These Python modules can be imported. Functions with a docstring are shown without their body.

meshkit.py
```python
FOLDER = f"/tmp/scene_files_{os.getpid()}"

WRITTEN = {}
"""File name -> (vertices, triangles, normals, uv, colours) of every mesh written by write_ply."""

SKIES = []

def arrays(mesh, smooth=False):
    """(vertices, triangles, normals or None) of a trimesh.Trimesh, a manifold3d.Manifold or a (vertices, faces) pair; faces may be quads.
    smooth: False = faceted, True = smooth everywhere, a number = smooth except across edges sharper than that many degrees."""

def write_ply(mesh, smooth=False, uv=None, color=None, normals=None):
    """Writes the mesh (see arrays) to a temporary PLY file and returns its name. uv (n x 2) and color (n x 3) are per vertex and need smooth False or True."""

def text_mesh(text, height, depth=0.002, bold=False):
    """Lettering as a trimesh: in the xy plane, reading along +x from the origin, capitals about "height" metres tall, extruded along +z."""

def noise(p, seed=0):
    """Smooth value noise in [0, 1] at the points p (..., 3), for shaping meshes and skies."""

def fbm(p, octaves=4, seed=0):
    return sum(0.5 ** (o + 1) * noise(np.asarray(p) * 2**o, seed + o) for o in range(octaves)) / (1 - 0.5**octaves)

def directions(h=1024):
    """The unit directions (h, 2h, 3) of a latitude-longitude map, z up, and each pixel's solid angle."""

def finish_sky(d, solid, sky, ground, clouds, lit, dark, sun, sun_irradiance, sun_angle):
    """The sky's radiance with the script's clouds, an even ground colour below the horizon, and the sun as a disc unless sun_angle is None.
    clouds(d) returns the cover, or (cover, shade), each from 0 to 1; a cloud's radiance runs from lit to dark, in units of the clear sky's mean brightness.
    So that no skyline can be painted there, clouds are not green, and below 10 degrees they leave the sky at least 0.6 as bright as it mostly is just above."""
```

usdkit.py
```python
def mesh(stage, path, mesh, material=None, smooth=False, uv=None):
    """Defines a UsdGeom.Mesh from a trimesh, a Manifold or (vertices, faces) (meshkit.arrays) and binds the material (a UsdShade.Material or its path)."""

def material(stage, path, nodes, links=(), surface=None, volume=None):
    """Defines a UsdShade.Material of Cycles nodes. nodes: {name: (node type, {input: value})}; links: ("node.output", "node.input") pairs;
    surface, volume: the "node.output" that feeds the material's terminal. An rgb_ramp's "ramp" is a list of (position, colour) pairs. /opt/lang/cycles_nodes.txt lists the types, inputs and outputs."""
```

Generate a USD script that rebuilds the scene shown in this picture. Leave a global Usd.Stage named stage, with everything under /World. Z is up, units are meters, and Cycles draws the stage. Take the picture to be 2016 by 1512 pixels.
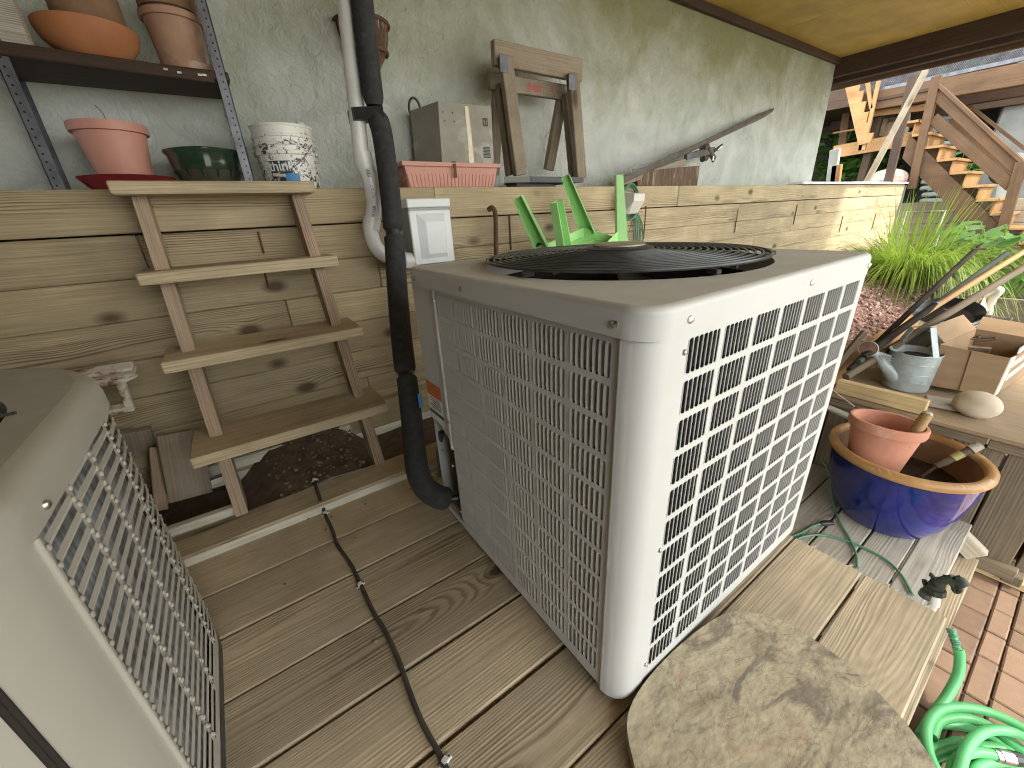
import math, random, numpy as np, trimesh, usdkit, meshkit
from pxr import Usd, UsdGeom, UsdLux, UsdShade, Gf, Sdf
import shapely.geometry as sg
from shapely import affinity
rnd = random.Random(7)
nrs = np.random.RandomState(11)
stage = Usd.Stage.CreateInMemory()
world = UsdGeom.Xform.Define(stage, '/World')
stage.SetDefaultPrim(world.GetPrim())
UsdGeom.Scope.Define(stage, '/World/Looks')
# ------------------------------------------------------------------ camera
F_PX, EYE = 784.88, np.array([0, 0, 1.0])
_y, _p, _r = np.radians([34.1255, 22.7957, -3.0413])
FW = np.array([math.sin(_y) * math.cos(_p), math.cos(_y) * math.cos(_p), -math.sin(_p)])
_r0 = np.array([math.cos(_y), -math.sin(_y), 0]); _u0 = np.cross(_r0, FW)
RT = math.cos(_r) * _r0 + math.sin(_r) * _u0
UP = -math.sin(_r) * _r0 + math.cos(_r) * _u0
cam = UsdGeom.Camera.Define(stage, '/World/camera')
cam.AddTransformOp().Set(Gf.Matrix4d(*RT, 0, *UP, 0, *(-FW), 0, *EYE, 1))
cam.CreateHorizontalApertureAttr(36.0); cam.CreateVerticalApertureAttr(27.0)
cam.CreateFocalLengthAttr(36.0 * F_PX / 2016)
cam.CreateClippingRangeAttr(Gf.Vec2f(0.03, 500))
cam.CreateExposureAttr(2.4)
# ------------------------------------------------------------------ sky and sun
SUN_AZ, SUN_EL = math.radians(163), math.radians(54)      # azimuth from +y towards +x
SUN = np.array([math.sin(SUN_AZ) * math.cos(SUN_EL), math.cos(SUN_AZ) * math.cos(SUN_EL), math.sin(SUN_EL)])
sky_mat = usdkit.material(stage, '/World/Looks/sky', {
    'sky': ('sky_texture', {'sky_type': 'single_scattering', 'sun_disc': False, 'sun_elevation': SUN_EL, 'sun_rotation': math.atan2(SUN[0], SUN[1]), 'aerosol_density': 3.0}),
    'tc': ('texture_coordinate', {}),
    'n': ('noise_texture', {'scale': 2.2, 'detail': 6.0, 'roughness': 0.6}),
    'cr': ('rgb_ramp', {'ramp': [(0.28, (0.6, 0.6, 0.6)), (0.6, (0.97, 0.97, 0.97))]}),
    'mx': ('mix', {'mix_type': 'mix', 'color2': (6.9, 7.15, 7.0)}),
    'bg': ('background_shader', {'strength': 0.14})},
    [('tc.generated', 'n.vector'), ('n.fac', 'cr.fac'), ('cr.color', 'mx.fac'), ('sky.color', 'mx.color1'), ('mx.color', 'bg.color')], surface='bg.background')
dome = UsdLux.DomeLight.Define(stage, '/World/sky')
UsdShade.MaterialBindingAPI.Apply(dome.GetPrim()).Bind(sky_mat)
sun = UsdLux.DistantLight.Define(stage, '/World/sun')
sun.CreateIntensityAttr(0.36); sun.CreateAngleAttr(10.0); sun.CreateNormalizeAttr(True); sun.CreateColorAttr(Gf.Vec3f(1, 0.93, 0.80))
_z = SUN; _x = np.cross([0, 0, 1.0], _z); _x /= np.linalg.norm(_x); _yy = np.cross(_z, _x)
sun.AddTransformOp().Set(Gf.Matrix4d(*_x, 0, *_yy, 0, *_z, 0, 0, 0, 20, 1))

# ------------------------------------------------------------------ measuring: a point of the place seen through a pixel of the survey picture, on a known plane
def ray(p): return RT * (p[0] - 1008) / F_PX - UP * (p[1] - 756) / F_PX + FW
def onZ(px, py, z): d = ray((px, py)); return EYE + d * (z - 1.0) / d[2]
def onX(px, py, x): d = ray((px, py)); return EYE + d * x / d[0]
def onY(px, py, y): d = ray((px, py)); return EYE + d * y / d[1]

# ------------------------------------------------------------------ tree of objects
class Node:
    def __init__(s, path, M): s.path, s.M = path, M
used = {}
def uniq(path):
    n = used.get(path, 0); used[path] = n + 1
    return path if n == 0 else '%s_%03d' % (path, n)
def gfm(M): return Gf.Matrix4d(*[float(x) for x in np.asarray(M).T.ravel()])
def tag(prim, label=None, cat=None, group=None, kind=None):
    for k, v in (('label', label), ('category', cat), ('group', group), ('kind', kind)):
        if v: prim.SetCustomDataByKey(k, v)
def T(x, y, z): M = np.eye(4); M[:3, 3] = (x, y, z); return M
def thing(name, label, cat, base=(0, 0, 0), group=None, kind=None):
    p = uniq('/World/' + name); x = UsdGeom.Xform.Define(stage, p); M = T(*base)
    x.AddTransformOp().Set(gfm(M)); tag(x.GetPrim(), label, cat, group, kind)
    return Node(p, M)
WORLD = Node('/World', np.eye(4))
def put(parent, name, mesh, mat, M=None, smooth=False, label=None, kind=None):
    """one mesh; M places its own frame in the place (None: vertices are already in place)"""
    p = uniq(parent.path + '/' + name)
    if M is None:
        M = parent.M
        inv = np.linalg.inv(parent.M)
        if hasattr(mesh, 'vertices'):
            mesh = mesh.copy(); mesh.apply_transform(inv)
        else:
            mesh = (np.asarray(mesh[0]) @ inv[:3, :3].T + inv[:3, 3], mesh[1])
    m = usdkit.mesh(stage, p, mesh, mat, smooth=smooth)
    L = np.linalg.inv(parent.M) @ M
    if not np.allclose(L, np.eye(4)): m.AddTransformOp().Set(gfm(L))
    tag(m.GetPrim(), label, None, None, kind)
    return Node(p, M)
def solo(name, mesh, mat, label, cat, M=None, smooth=False, group=None, kind=None):
    n = put(WORLD, name, mesh, mat, M, smooth); tag(stage.GetPrimAtPath(n.path), label, cat, group, kind); return n
def structure(name, mesh, mat, M=None, smooth=False):
    n = put(WORLD, name, mesh, mat, M, smooth, kind='structure'); return n

# ------------------------------------------------------------------ shapes
_cb = {}
def cbox(sx, sy, sz, b=0.003):
    """box centred on the origin with chamfered edges"""
    k = (round(sx, 5), round(sy, 5), round(sz, 5), b)
    if k not in _cb:
        b = min(b, 0.3 * min(sx, sy, sz)); h = np.array([sx, sy, sz]) / 2; vs = []
        for s in np.array([[i, j, l] for i in (-1, 1) for j in (-1, 1) for l in (-1, 1)]):
            for a in range(3):
                o = np.full(3, b); o[a] = 0; vs.append(s * (h - o))
        _cb[k] = trimesh.convex.convex_hull(np.array(vs))
    return _cb[k].copy()
def unit(v): v = np.asarray(v, float); return v / np.linalg.norm(v)
def frame(o, x, zhint=(0, 0, 1)):
    x = unit(x); y = unit(np.cross(zhint, x)); z = np.cross(x, y)
    M = np.eye(4); M[:3, 0], M[:3, 1], M[:3, 2], M[:3, 3] = x, y, z, o; return M
def board(parent, name, p0, p1, w, t, mat, up=(0, 0, 1), b=0.003, label=None, warp=0.0):
    """a board between the centres of its ends: w across, t along up; own frame with the grain along x"""
    p0, p1 = np.asarray(p0, float), np.asarray(p1, float)
    m = cbox(np.linalg.norm(p1 - p0), w, t, b)
    return put(parent, name, m, mat, frame((p0 + p1) / 2, p1 - p0, up), label=label)
def lathe(profile, n=48, closed=False):
    """revolve (r, z) points around z"""
    pr = np.asarray(profile, float); a = np.linspace(0, 2 * np.pi, n, endpoint=False)
    v = np.stack([pr[:, None, 0] * np.cos(a), pr[:, None, 0] * np.sin(a), np.repeat(pr[:, 1:2], n, 1)], -1).reshape(-1, 3)
    k = len(pr); f = []
    for i in range(k if closed else k - 1):
        i2 = (i + 1) % k
        j = np.arange(n); j2 = (j + 1) % n
        f.append(np.stack([i * n + j, i * n + j2, i2 * n + j2, i2 * n + j], 1))
    q = np.vstack(f); tri = np.vstack([q[:, [0, 1, 2]], q[:, [0, 2, 3]]])
    m = trimesh.Trimesh(v, tri, process=False)
    return m
def spline(pts, n=10):
    p = np.asarray(pts, float); out = []
    P = np.vstack([2 * p[0] - p[1], p, 2 * p[-1] - p[-2]])
    for i in range(1, len(P) - 2):
        for t in np.linspace(0, 1, n, endpoint=False):
            a, b, c, d = P[i - 1:i + 3]
            out.append(0.5 * (2 * b + (c - a) * t + (2 * a - 5 * b + 4 * c - d) * t * t + (3 * b - a - 3 * c + d) * t ** 3))
    out.append(P[-2]); return np.array(out)
def tube(pts, r, sides=12, cap=True):
    p = np.asarray(pts, float); n = len(p); r = np.broadcast_to(np.asarray(r, float), (n,))
    t = np.gradient(p, axis=0); t /= np.linalg.norm(t, axis=1, keepdims=True) + 1e-12
    a = np.cross(t[0], [0, 0, 1.0]);
    if np.linalg.norm(a) < 1e-3: a = np.cross(t[0], [1.0, 0, 0])
    a = unit(a); A = [a]
    for i in range(1, n):
        a = A[-1] - t[i] * (A[-1] @ t[i]); A.append(unit(a))
    A = np.array(A); B = np.cross(t, A); g = np.arange(sides) * 2 * np.pi / sides
    v = p[:, None] + r[:, None, None] * (np.cos(g)[None, :, None] * A[:, None] + np.sin(g)[None, :, None] * B[:, None])
    v = v.reshape(-1, 3); f = []
    j = np.arange(sides); j2 = (j + 1) % sides
    for i in range(n - 1):
        q = np.stack([i * sides + j, i * sides + j2, (i + 1) * sides + j2, (i + 1) * sides + j], 1)
        f += [q[:, [0, 1, 2]], q[:, [0, 2, 3]]]
    if cap:
        v = np.vstack([v, p[0], p[-1]]); c0, c1 = n * sides, n * sides + 1
        f += [np.stack([j2, j, np.full(sides, c0)], 1), np.stack([(n - 1) * sides + j, (n - 1) * sides + j2, np.full(sides, c1)], 1)]
    return trimesh.Trimesh(v, np.vstack(f), process=False)
def prism(poly, h, z0=0.0):
    m = trimesh.creation.extrude_polygon(poly if hasattr(poly, 'exterior') else sg.Polygon(poly), h); m.apply_translation((0, 0, z0)); return m
def cat(ms): return trimesh.util.concatenate(ms)
def mv(m, M): m = m.copy(); m.apply_transform(M); return m
def hull(pts): return trimesh.convex.convex_hull(np.asarray(pts, float))
def rock(r, seed, sub=3, amp=0.18, sc=1.6):
    m = trimesh.creation.icosphere(sub, 1.0); v = m.vertices
    v = v * (1 + amp * (meshkit.fbm(v * sc + seed * 7.3)))[:, None]
    return trimesh.Trimesh(v * np.asarray(r), m.faces, process=False)

# ------------------------------------------------------------------ materials
def L(n): return '/World/Looks/' + n
def pbr(name, c1, c2=None, scale=8.0, rough=0.6, metal=0.0, bump=0.0, bscale=120.0, stretch=(1, 1, 1), detail=5.0, lo=0.35, hi=0.65, spec=0.5, coat=0.0, c3=None, s3=30.0, lo3=0.55, hi3=0.62, var=0.0):
    N = {'tc': ('texture_coordinate', {}), 'mp': ('mapping', {'scale': stretch}), 'n': ('noise_texture', {'scale': scale, 'detail': detail, 'roughness': 0.6}),
         'p': ('principled_bsdf', {'base_color': c1, 'roughness': rough, 'metallic': metal, 'specular_ior_level': spec, 'coat_weight': coat, 'coat_roughness': 0.08})}
    K = [('tc.object', 'mp.vector'), ('mp.vector', 'n.vector')]; out = None
    if c2 is not None:
        N['r'] = ('rgb_ramp', {'ramp': [(lo, c1), (hi, c2)]}); K += [('n.fac', 'r.fac')]; out = 'r.color'
        if c3 is not None:
            N['n3'] = ('noise_texture', {'scale': s3, 'detail': 6.0, 'roughness': 0.65, 'distortion': 0.6})
            N['r3'] = ('rgb_ramp', {'ramp': [(lo3, (0, 0, 0)), (hi3, (1, 1, 1))]}); N['m3'] = ('mix', {'mix_type': 'mix', 'color2': c3})
            K += [('mp.vector', 'n3.vector'), ('n3.fac', 'r3.fac'), ('r3.color', 'm3.fac'), (out, 'm3.color1')]; out = 'm3.color'
        if var:
            N['oi'] = ('object_info', {}); N['vr'] = ('map_range', {'from_min': 0.0, 'from_max': 1.0, 'to_min': 1 - var, 'to_max': 1 + var})
            N['hv'] = ('hsv', {}); K += [('oi.random', 'vr.value'), ('vr.result', 'hv.value'), (out, 'hv.color')]; out = 'hv.color'
        K += [(out, 'p.base_color')]
    if bump:
        N['bn'] = ('noise_texture', {'scale': bscale, 'detail': 4.0}); N['b'] = ('bump', {'strength': 0.6, 'distance': bump})
        K += [('mp.vector', 'bn.vector'), ('bn.fac', 'b.height'), ('b.normal', 'p.normal')]
    return usdkit.material(stage, L(name), N, K, surface='p.BSDF')
def wood(name, light, dark, ring=38.0, knot=(0.075, 0.05, 0.03), knots=True, rough=0.72, var=0.14, stain=None, stain_amt=0.5, fiber=0.35, stretch=0.10, ksz=0.15, ks=(2.1, 5.2, 5.2)):
    N = {'tc': ('texture_coordinate', {}), 'oi': ('object_info', {}), 'wn': ('white_noise_texture', {'dimensions': '1D'}),
         'o1': ('vector_math', {'math_type': 'subtract', 'vector2': (0.5, 0.5, 0.5)}), 'o2': ('vector_math', {'math_type': 'multiply', 'vector2': (9.0, 0.12, 0.05)}),
         'ps': ('vector_math', {'math_type': 'add'}), 'pc': ('vector_math', {'math_type': 'add', 'vector2': (3.0, 0.0, 0.055)}),
         'st': ('vector_math', {'math_type': 'multiply', 'vector2': (stretch, 1.0, 1.0)}),
         'nd': ('noise_texture', {'scale': 7.0, 'detail': 2.0}), 'd1': ('vector_math', {'math_type': 'subtract', 'vector2': (0.5, 0.5, 0.5)}),
         'd2': ('vector_math', {'math_type': 'scale', 'scale': 0.034}), 'd3': ('vector_math', {'math_type': 'add'}),
         'vk': ('mapping', {'scale': ks}), 'vo': ('voronoi_texture', {'scale': 1.0, 'randomness': 1.0}),
         'k1': ('map_range', {'from_min': 0.0, 'from_max': 0.5, 'to_min': 1.0, 'to_max': 0.0, 'clamp': True}), 'k2': ('math', {'math_type': 'power', 'value2': 2.5}),
         'k3': ('combine_xyz', {}), 'k4': ('math', {'math_type': 'multiply', 'value2': 0.045}), 'd4': ('vector_math', {'math_type': 'add'}),
         'w': ('wave_texture', {'wave_type': 'rings', 'rings_direction': 'x', 'scale': ring * 2.0, 'distortion': 2.6, 'detail': 3.0, 'detail_scale': 0.9}),
         'rw': ('rgb_ramp', {'ramp': [(0.0, light), (0.55, tuple(0.82 * a + 0.18 * b for a, b in zip(light, dark))), (0.88, dark), (1.0, dark)]}),
         'fm': ('mapping', {'scale': (4.0, 210.0, 210.0)}), 'fn': ('noise_texture', {'scale': 1.0, 'detail': 3.0}),
         'fr': ('map_range', {'from_min': 0.25, 'from_max': 0.75, 'to_min': 1 - fiber, 'to_max': 1 + fiber * 0.5}),
         'fx': ('vector_math', {'math_type': 'scale'}),
         'vr': ('map_range', {'from_min': 0.0, 'from_max': 1.0, 'to_min': 1 - var, 'to_max': 1 + var}), 'vx': ('vector_math', {'math_type': 'scale'}),
         'ln': ('noise_texture', {'scale': 3.0, 'detail': 4.0, 'roughness': 0.6}), 'lr': ('map_range', {'from_min': 0.3, 'from_max': 0.7, 'to_min': 0.78, 'to_max': 1.16}), 'lx': ('vector_math', {'math_type': 'scale'}),
         'kr': ('map_range', {'from_min': ksz, 'from_max': ksz * .45, 'to_min': 0.0, 'to_max': 0.9, 'clamp': True}), 'km': ('mix', {'mix_type': 'mix', 'color2': knot}),
         'am': ('noise_texture', {'scale': 9.0, 'detail': 3.0}), 'ar': ('map_range', {'from_min': 0.36, 'from_max': 0.64, 'to_min': 0.15, 'to_max': 1.0, 'clamp': True}), 'ax': ('math', {'math_type': 'multiply'}),
         'p': ('principled_bsdf', {'roughness': rough, 'specular_ior_level': 0.3}), 'b': ('bump', {'strength': 0.5, 'distance': 0.0012}), 'ba': ('math', {'math_type': 'add'}), 'bs': ('math', {'math_type': 'multiply', 'value2': 0.6})}
    K = [('oi.random', 'wn.w'), ('wn.color', 'o1.vector1'), ('o1.vector', 'o2.vector1'), ('tc.object', 'ps.vector1'), ('o2.vector', 'ps.vector2'), ('ps.vector', 'pc.vector1'),
         ('pc.vector', 'st.vector1'), ('st.vector', 'nd.vector'), ('nd.color', 'd1.vector1'), ('d1.vector', 'd2.vector1'), ('st.vector', 'd3.vector1'), ('d2.vector', 'd3.vector2'),
         ('pc.vector', 'vk.vector'), ('vk.vector', 'vo.vector'), ('vo.distance', 'k1.value'), ('k1.result', 'k2.value1'), ('k2.value', 'k4.value1'), ('k4.value', 'k3.z'), ('d3.vector', 'd4.vector1')]
    if knots: K += [('k3.vector', 'd4.vector2')]
    K += [('d4.vector', 'w.vector'), ('st.vector', 'am.vector'), ('am.fac', 'ar.value'), ('w.fac', 'ax.value1'), ('ar.result', 'ax.value2'), ('ax.value', 'rw.fac'), ('pc.vector', 'fm.vector'), ('fm.vector', 'fn.vector'), ('fn.fac', 'fr.value'),
          ('rw.color', 'fx.vector1'), ('fr.result', 'fx.scale'), ('oi.random', 'vr.value'), ('fx.vector', 'vx.vector1'), ('vr.result', 'vx.scale'),
          ('pc.vector', 'ln.vector'), ('ln.fac', 'lr.value'), ('vx.vector', 'lx.vector1'), ('lr.result', 'lx.scale')]
    out = 'lx.vector'
    if stain:
        N['sn'] = ('noise_texture', {'scale': 5.0, 'detail': 6.0, 'roughness': 0.65}); N['sr'] = ('map_range', {'from_min': 0.42, 'from_max': 0.68, 'to_min': 0.0, 'to_max': stain_amt, 'clamp': True}); N['sm'] = ('mix', {'mix_type': 'mix', 'color2': stain})
        K += [('ps.vector', 'sn.vector'), ('sn.fac', 'sr.value'), ('sr.result', 'sm.fac'), (out, 'sm.color1')]; out = 'sm.color'
    if knots:
        K += [('vo.distance', 'kr.value'), ('kr.result', 'km.fac'), (out, 'km.color1')]; out = 'km.color'
    K += [(out, 'p.base_color'), ('fn.fac', 'ba.value1'), ('w.fac', 'bs.value1'), ('bs.value', 'ba.value2'), ('ba.value', 'b.height'), ('b.normal', 'p.normal')]
    return usdkit.material(stage, L(name), N, K, surface='p.BSDF')

M_wall = wood('wall_timber', (0.46, 0.365, 0.22), (0.205, 0.145, 0.08), ring=30, stain=(0.36, 0.29, 0.18), stain_amt=0.5, ksz=0.155, ks=(2.6, 0.4, 4.6))
M_deck = wood('deck_boards', (0.50, 0.40, 0.27), (0.265, 0.195, 0.12), ring=34, stain=(0.37, 0.31, 0.22), stain_amt=0.6, ksz=0.085, ks=(1.3, 3.2, 0.4))
M_step = wood('step_wood', (0.46, 0.37, 0.24), (0.27, 0.195, 0.115), ring=40, ksz=0.10, ks=(1.8, 4.5, 0.5))
M_string = wood('stringer_wood', (0.40, 0.295, 0.205), (0.26, 0.17, 0.115), ring=55)
M_old = wood('old_wood', (0.26, 0.205, 0.145), (0.14, 0.105, 0.07), ring=42, stain=(0.34, 0.29, 0.22), stain_amt=0.6)
M_weath = wood('weathered_grey_wood', (0.40, 0.36, 0.30), (0.235, 0.20, 0.165), ring=30, stain=(0.47, 0.45, 0.41), stain_amt=0.5)
M_raw = wood('raw_sawn_wood', (0.62, 0.56, 0.44), (0.46, 0.39, 0.28), ring=60, knots=False, stain=(0.7, 0.68, 0.6))
M_rot = wood('rotting_sill_wood', (0.44, 0.35, 0.22), (0.05, 0.035, 0.022), ring=13, stain=(0.55, 0.47, 0.33), stain_amt=0.6, ksz=0.16, ks=(1.6, 4.0, 0.4))
M_dark = wood('dark_brown_beam', (0.062, 0.034, 0.020), (0.034, 0.018, 0.011), ring=40, knots=False, rough=0.6)
M_redwood = wood('red_brown_deck_wood', (0.115, 0.063, 0.031), (0.068, 0.036, 0.018), ring=34)
M_planter = wood('planter_wood', (0.215, 0.17, 0.115), (0.105, 0.078, 0.052), ring=22)
M_oran = wood('orange_pine', (0.34, 0.19, 0.08), (0.23, 0.12, 0.046), ring=34, knots=False)
M_pine = wood('yellow_pine_block', (0.50, 0.37, 0.19), (0.36, 0.25, 0.11), ring=32)
M_light = wood('light_new_boards', (0.66, 0.48, 0.26), (0.52, 0.36, 0.18), ring=30)
M_ply = wood('ply_table_top', (0.33, 0.245, 0.16), (0.265, 0.19, 0.118), ring=14, knots=False, stain=(0.30, 0.20, 0.11))
M_handle = wood('worn_tool_handle', (0.125, 0.095, 0.062), (0.065, 0.048, 0.032), ring=60, knots=False)
M_handle2 = wood('amber_tool_handle', (0.38, 0.22, 0.085), (0.26, 0.14, 0.05), ring=60, knots=False, rough=0.45)
M_handle3 = pbr('dark_tool_handle', (0.016, 0.012, 0.010), (0.034, 0.027, 0.02), scale=14, rough=0.8, spec=0.15)
# unit paint: fine grain, dust on upward faces
def paint(name, c, dust, dust_amt=0.75, rough=0.42):
    return usdkit.material(stage, L(name), {
        'g': ('geometry', {}), 'sx': ('separate_xyz', {}), 'up': ('map_range', {'from_min': 0.55, 'from_max': 0.98, 'to_min': 0.0, 'to_max': dust_amt, 'clamp': True}),
        'n': ('noise_texture', {'scale': 9.0, 'detail': 6.0, 'roughness': 0.62}), 'nr': ('map_range', {'from_min': 0.33, 'from_max': 0.66, 'to_min': 0.5, 'to_max': 1.15, 'clamp': True}),
        'mm': ('math', {'math_type': 'multiply', 'use_clamp': True}), 'n2': ('noise_texture', {'scale': 3.0, 'detail': 5.0}), 'r2': ('rgb_ramp', {'ramp': [(0.35, tuple(0.93 * x for x in c)), (0.65, c)]}),
        'mx': ('mix', {'mix_type': 'mix', 'color2': dust}), 'rr': ('map_range', {'from_min': 0.0, 'from_max': 0.8, 'to_min': rough, 'to_max': 0.8}),
        'bn': ('noise_texture', {'scale': 420.0, 'detail': 2.0}), 'b': ('bump', {'strength': 0.12, 'distance': 0.0008}), 'p': ('principled_bsdf', {'specular_ior_level': 0.42})},
        [('g.normal', 'sx.vector'), ('sx.z', 'up.value'), ('g.position', 'n.vector'), ('n.fac', 'nr.value'), ('up.result', 'mm.value1'), ('nr.result', 'mm.value2'),
         ('g.position', 'n2.vector'), ('n2.fac', 'r2.fac'), ('r2.color', 'mx.color1'), ('mm.value', 'mx.fac'), ('mx.color', 'p.base_color'), ('mm.value', 'rr.value'), ('rr.result', 'p.roughness'),
         ('g.position', 'bn.vector'), ('bn.fac', 'b.height'), ('b.normal', 'p.normal')], surface='p.BSDF')
M_unit = paint('unit_paint', (0.56, 0.55, 0.525), (0.43, 0.405, 0.34), 0.6)
M_unit2 = paint('second_unit_paint', (0.37, 0.345, 0.295), (0.34, 0.315, 0.24), rough=0.38)
M_coil = pbr('coil_fins', (0.008, 0.008, 0.008), (0.025, 0.024, 0.021), scale=60, rough=0.6, stretch=(1, 1, 0.05))
M_coil2 = pbr('coil_fins_bright', (0.10, 0.105, 0.105), (0.50, 0.51, 0.51), scale=60, rough=0.4, stretch=(1, 1, 0.05))
M_black = pbr('black_plastic', (0.012, 0.012, 0.013), (0.025, 0.024, 0.023), scale=30, rough=0.42)
M_wire = pbr('black_wire', (0.016, 0.016, 0.017), (0.045, 0.043, 0.038), scale=25, rough=0.35)
M_foam = pbr('black_foam', (0.020, 0.020, 0.021), (0.034, 0.034, 0.034), scale=40, rough=0.85, bump=0.0006, bscale=500, c3=(0.07, 0.07, 0.066), s3=12, lo3=0.58, hi3=0.75)
M_chrome = pbr('screw_zinc', (0.62, 0.62, 0.60), None, rough=0.28, metal=1.0)
M_hubtop = pbr('hub_plate', (0.42, 0.37, 0.29), (0.30, 0.26, 0.2), scale=20, rough=0.5, metal=0.4)
M_pvc = pbr('white_pvc', (0.72, 0.715, 0.69), (0.62, 0.61, 0.57), scale=9, rough=0.32)
M_print = pbr('grey_print', (0.16, 0.16, 0.17), None, rough=0.5)
M_white = pbr('white_enamel', (0.74, 0.75, 0.74), (0.66, 0.67, 0.66), scale=5, rough=0.38)
M_boxgrey = pbr('grey_enamel', (0.30, 0.31, 0.30), (0.26, 0.27, 0.26), scale=5, rough=0.45)
M_terra = pbr('terracotta', (0.50, 0.215, 0.135), (0.42, 0.18, 0.115), scale=9, rough=0.8, c3=(0.55, 0.36, 0.28), s3=7, lo3=0.55, hi3=0.72, bump=0.0006)
M_terra2 = pbr('orange_terracotta', (0.44, 0.175, 0.065), (0.35, 0.13, 0.05), scale=7, rough=0.7, bump=0.0005)
M_terra3 = pbr('pale_old_terracotta', (0.40, 0.235, 0.155), (0.30, 0.17, 0.11), scale=8, rough=0.85, c3=(0.48, 0.37, 0.29), s3=9, lo3=0.5, hi3=0.7, bump=0.0006)
M_terrap = pbr('pink_plastic_terracotta', (0.56, 0.27, 0.20), (0.50, 0.235, 0.175), scale=6, rough=0.55)
M_terrad = pbr('brown_terracotta', (0.24, 0.135, 0.07), (0.17, 0.095, 0.05), scale=8, rough=0.8)
M_red = pbr('dark_red_plastic', (0.16, 0.012, 0.016), (0.11, 0.010, 0.012), scale=8, rough=0.35)
M_green = pbr('dark_green_glaze', (0.010, 0.030, 0.018), (0.022, 0.036, 0.020), scale=10, rough=0.12, coat=0.6)
M_greenu = pbr('raw_green_stoneware', (0.030, 0.030, 0.018), (0.055, 0.05, 0.03), scale=14, rough=0.6)
M_blue = pbr('blue_glaze', (0.003, 0.006, 0.06), (0.009, 0.013, 0.125), scale=6, rough=0.14, coat=0.4, c3=(0.03, 0.022, 0.075), s3=5, lo3=0.58, hi3=0.72)
M_rim = pbr('ochre_rim', (0.42, 0.235, 0.085), (0.31, 0.16, 0.055), scale=12, rough=0.4, c3=(0.5, 0.34, 0.18), s3=16)
M_soil = pbr('dark_soil', (0.016, 0.010, 0.007), (0.04, 0.026, 0.017), scale=50, rough=0.95, bump=0.006, bscale=60)
M_dirt = pbr('brown_dirt', (0.075, 0.046, 0.027), (0.125, 0.083, 0.05), scale=22, rough=0.95, bump=0.005, bscale=90)
M_peb = pbr('dirt_pebble', (0.15, 0.105, 0.068), (0.25, 0.19, 0.135), scale=30, rough=0.85, var=0.35)
M_plast = pbr('lime_plastic', (0.36, 0.68, 0.25), (0.32, 0.62, 0.22), scale=6, rough=0.38)
M_hose = pbr('green_hose', (0.11, 0.44, 0.17), (0.09, 0.38, 0.14), scale=12, rough=0.42)
M_cord = pbr('green_cord', (0.10, 0.26, 0.16), (0.07, 0.20, 0.12), scale=12, rough=0.5)
M_cable = pbr('black_cable', (0.030, 0.026, 0.020), (0.06, 0.05, 0.038), scale=14, rough=0.6)
M_galv = pbr('galvanised', (0.36, 0.40, 0.40), (0.25, 0.285, 0.285), scale=18, rough=0.5, metal=0.35, detail=7)
M_steel = pbr('galvanised_angle', (0.15, 0.15, 0.165), (0.085, 0.085, 0.095), scale=14, rough=0.42, metal=0.6)
M_darkst = pbr('dark_steel', (0.075, 0.062, 0.050), (0.14, 0.115, 0.09), scale=16, rough=0.45, metal=0.5)
M_rust = pbr('rusty_steel', (0.15, 0.07, 0.035), (0.08, 0.045, 0.03), scale=22, rough=0.85)
M_rustw = pbr('rusty_white_paint', (0.66, 0.62, 0.54), (0.58, 0.52, 0.43), scale=10, rough=0.6, c3=(0.20, 0.09, 0.035), s3=11, lo3=0.48, hi3=0.60)
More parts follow.
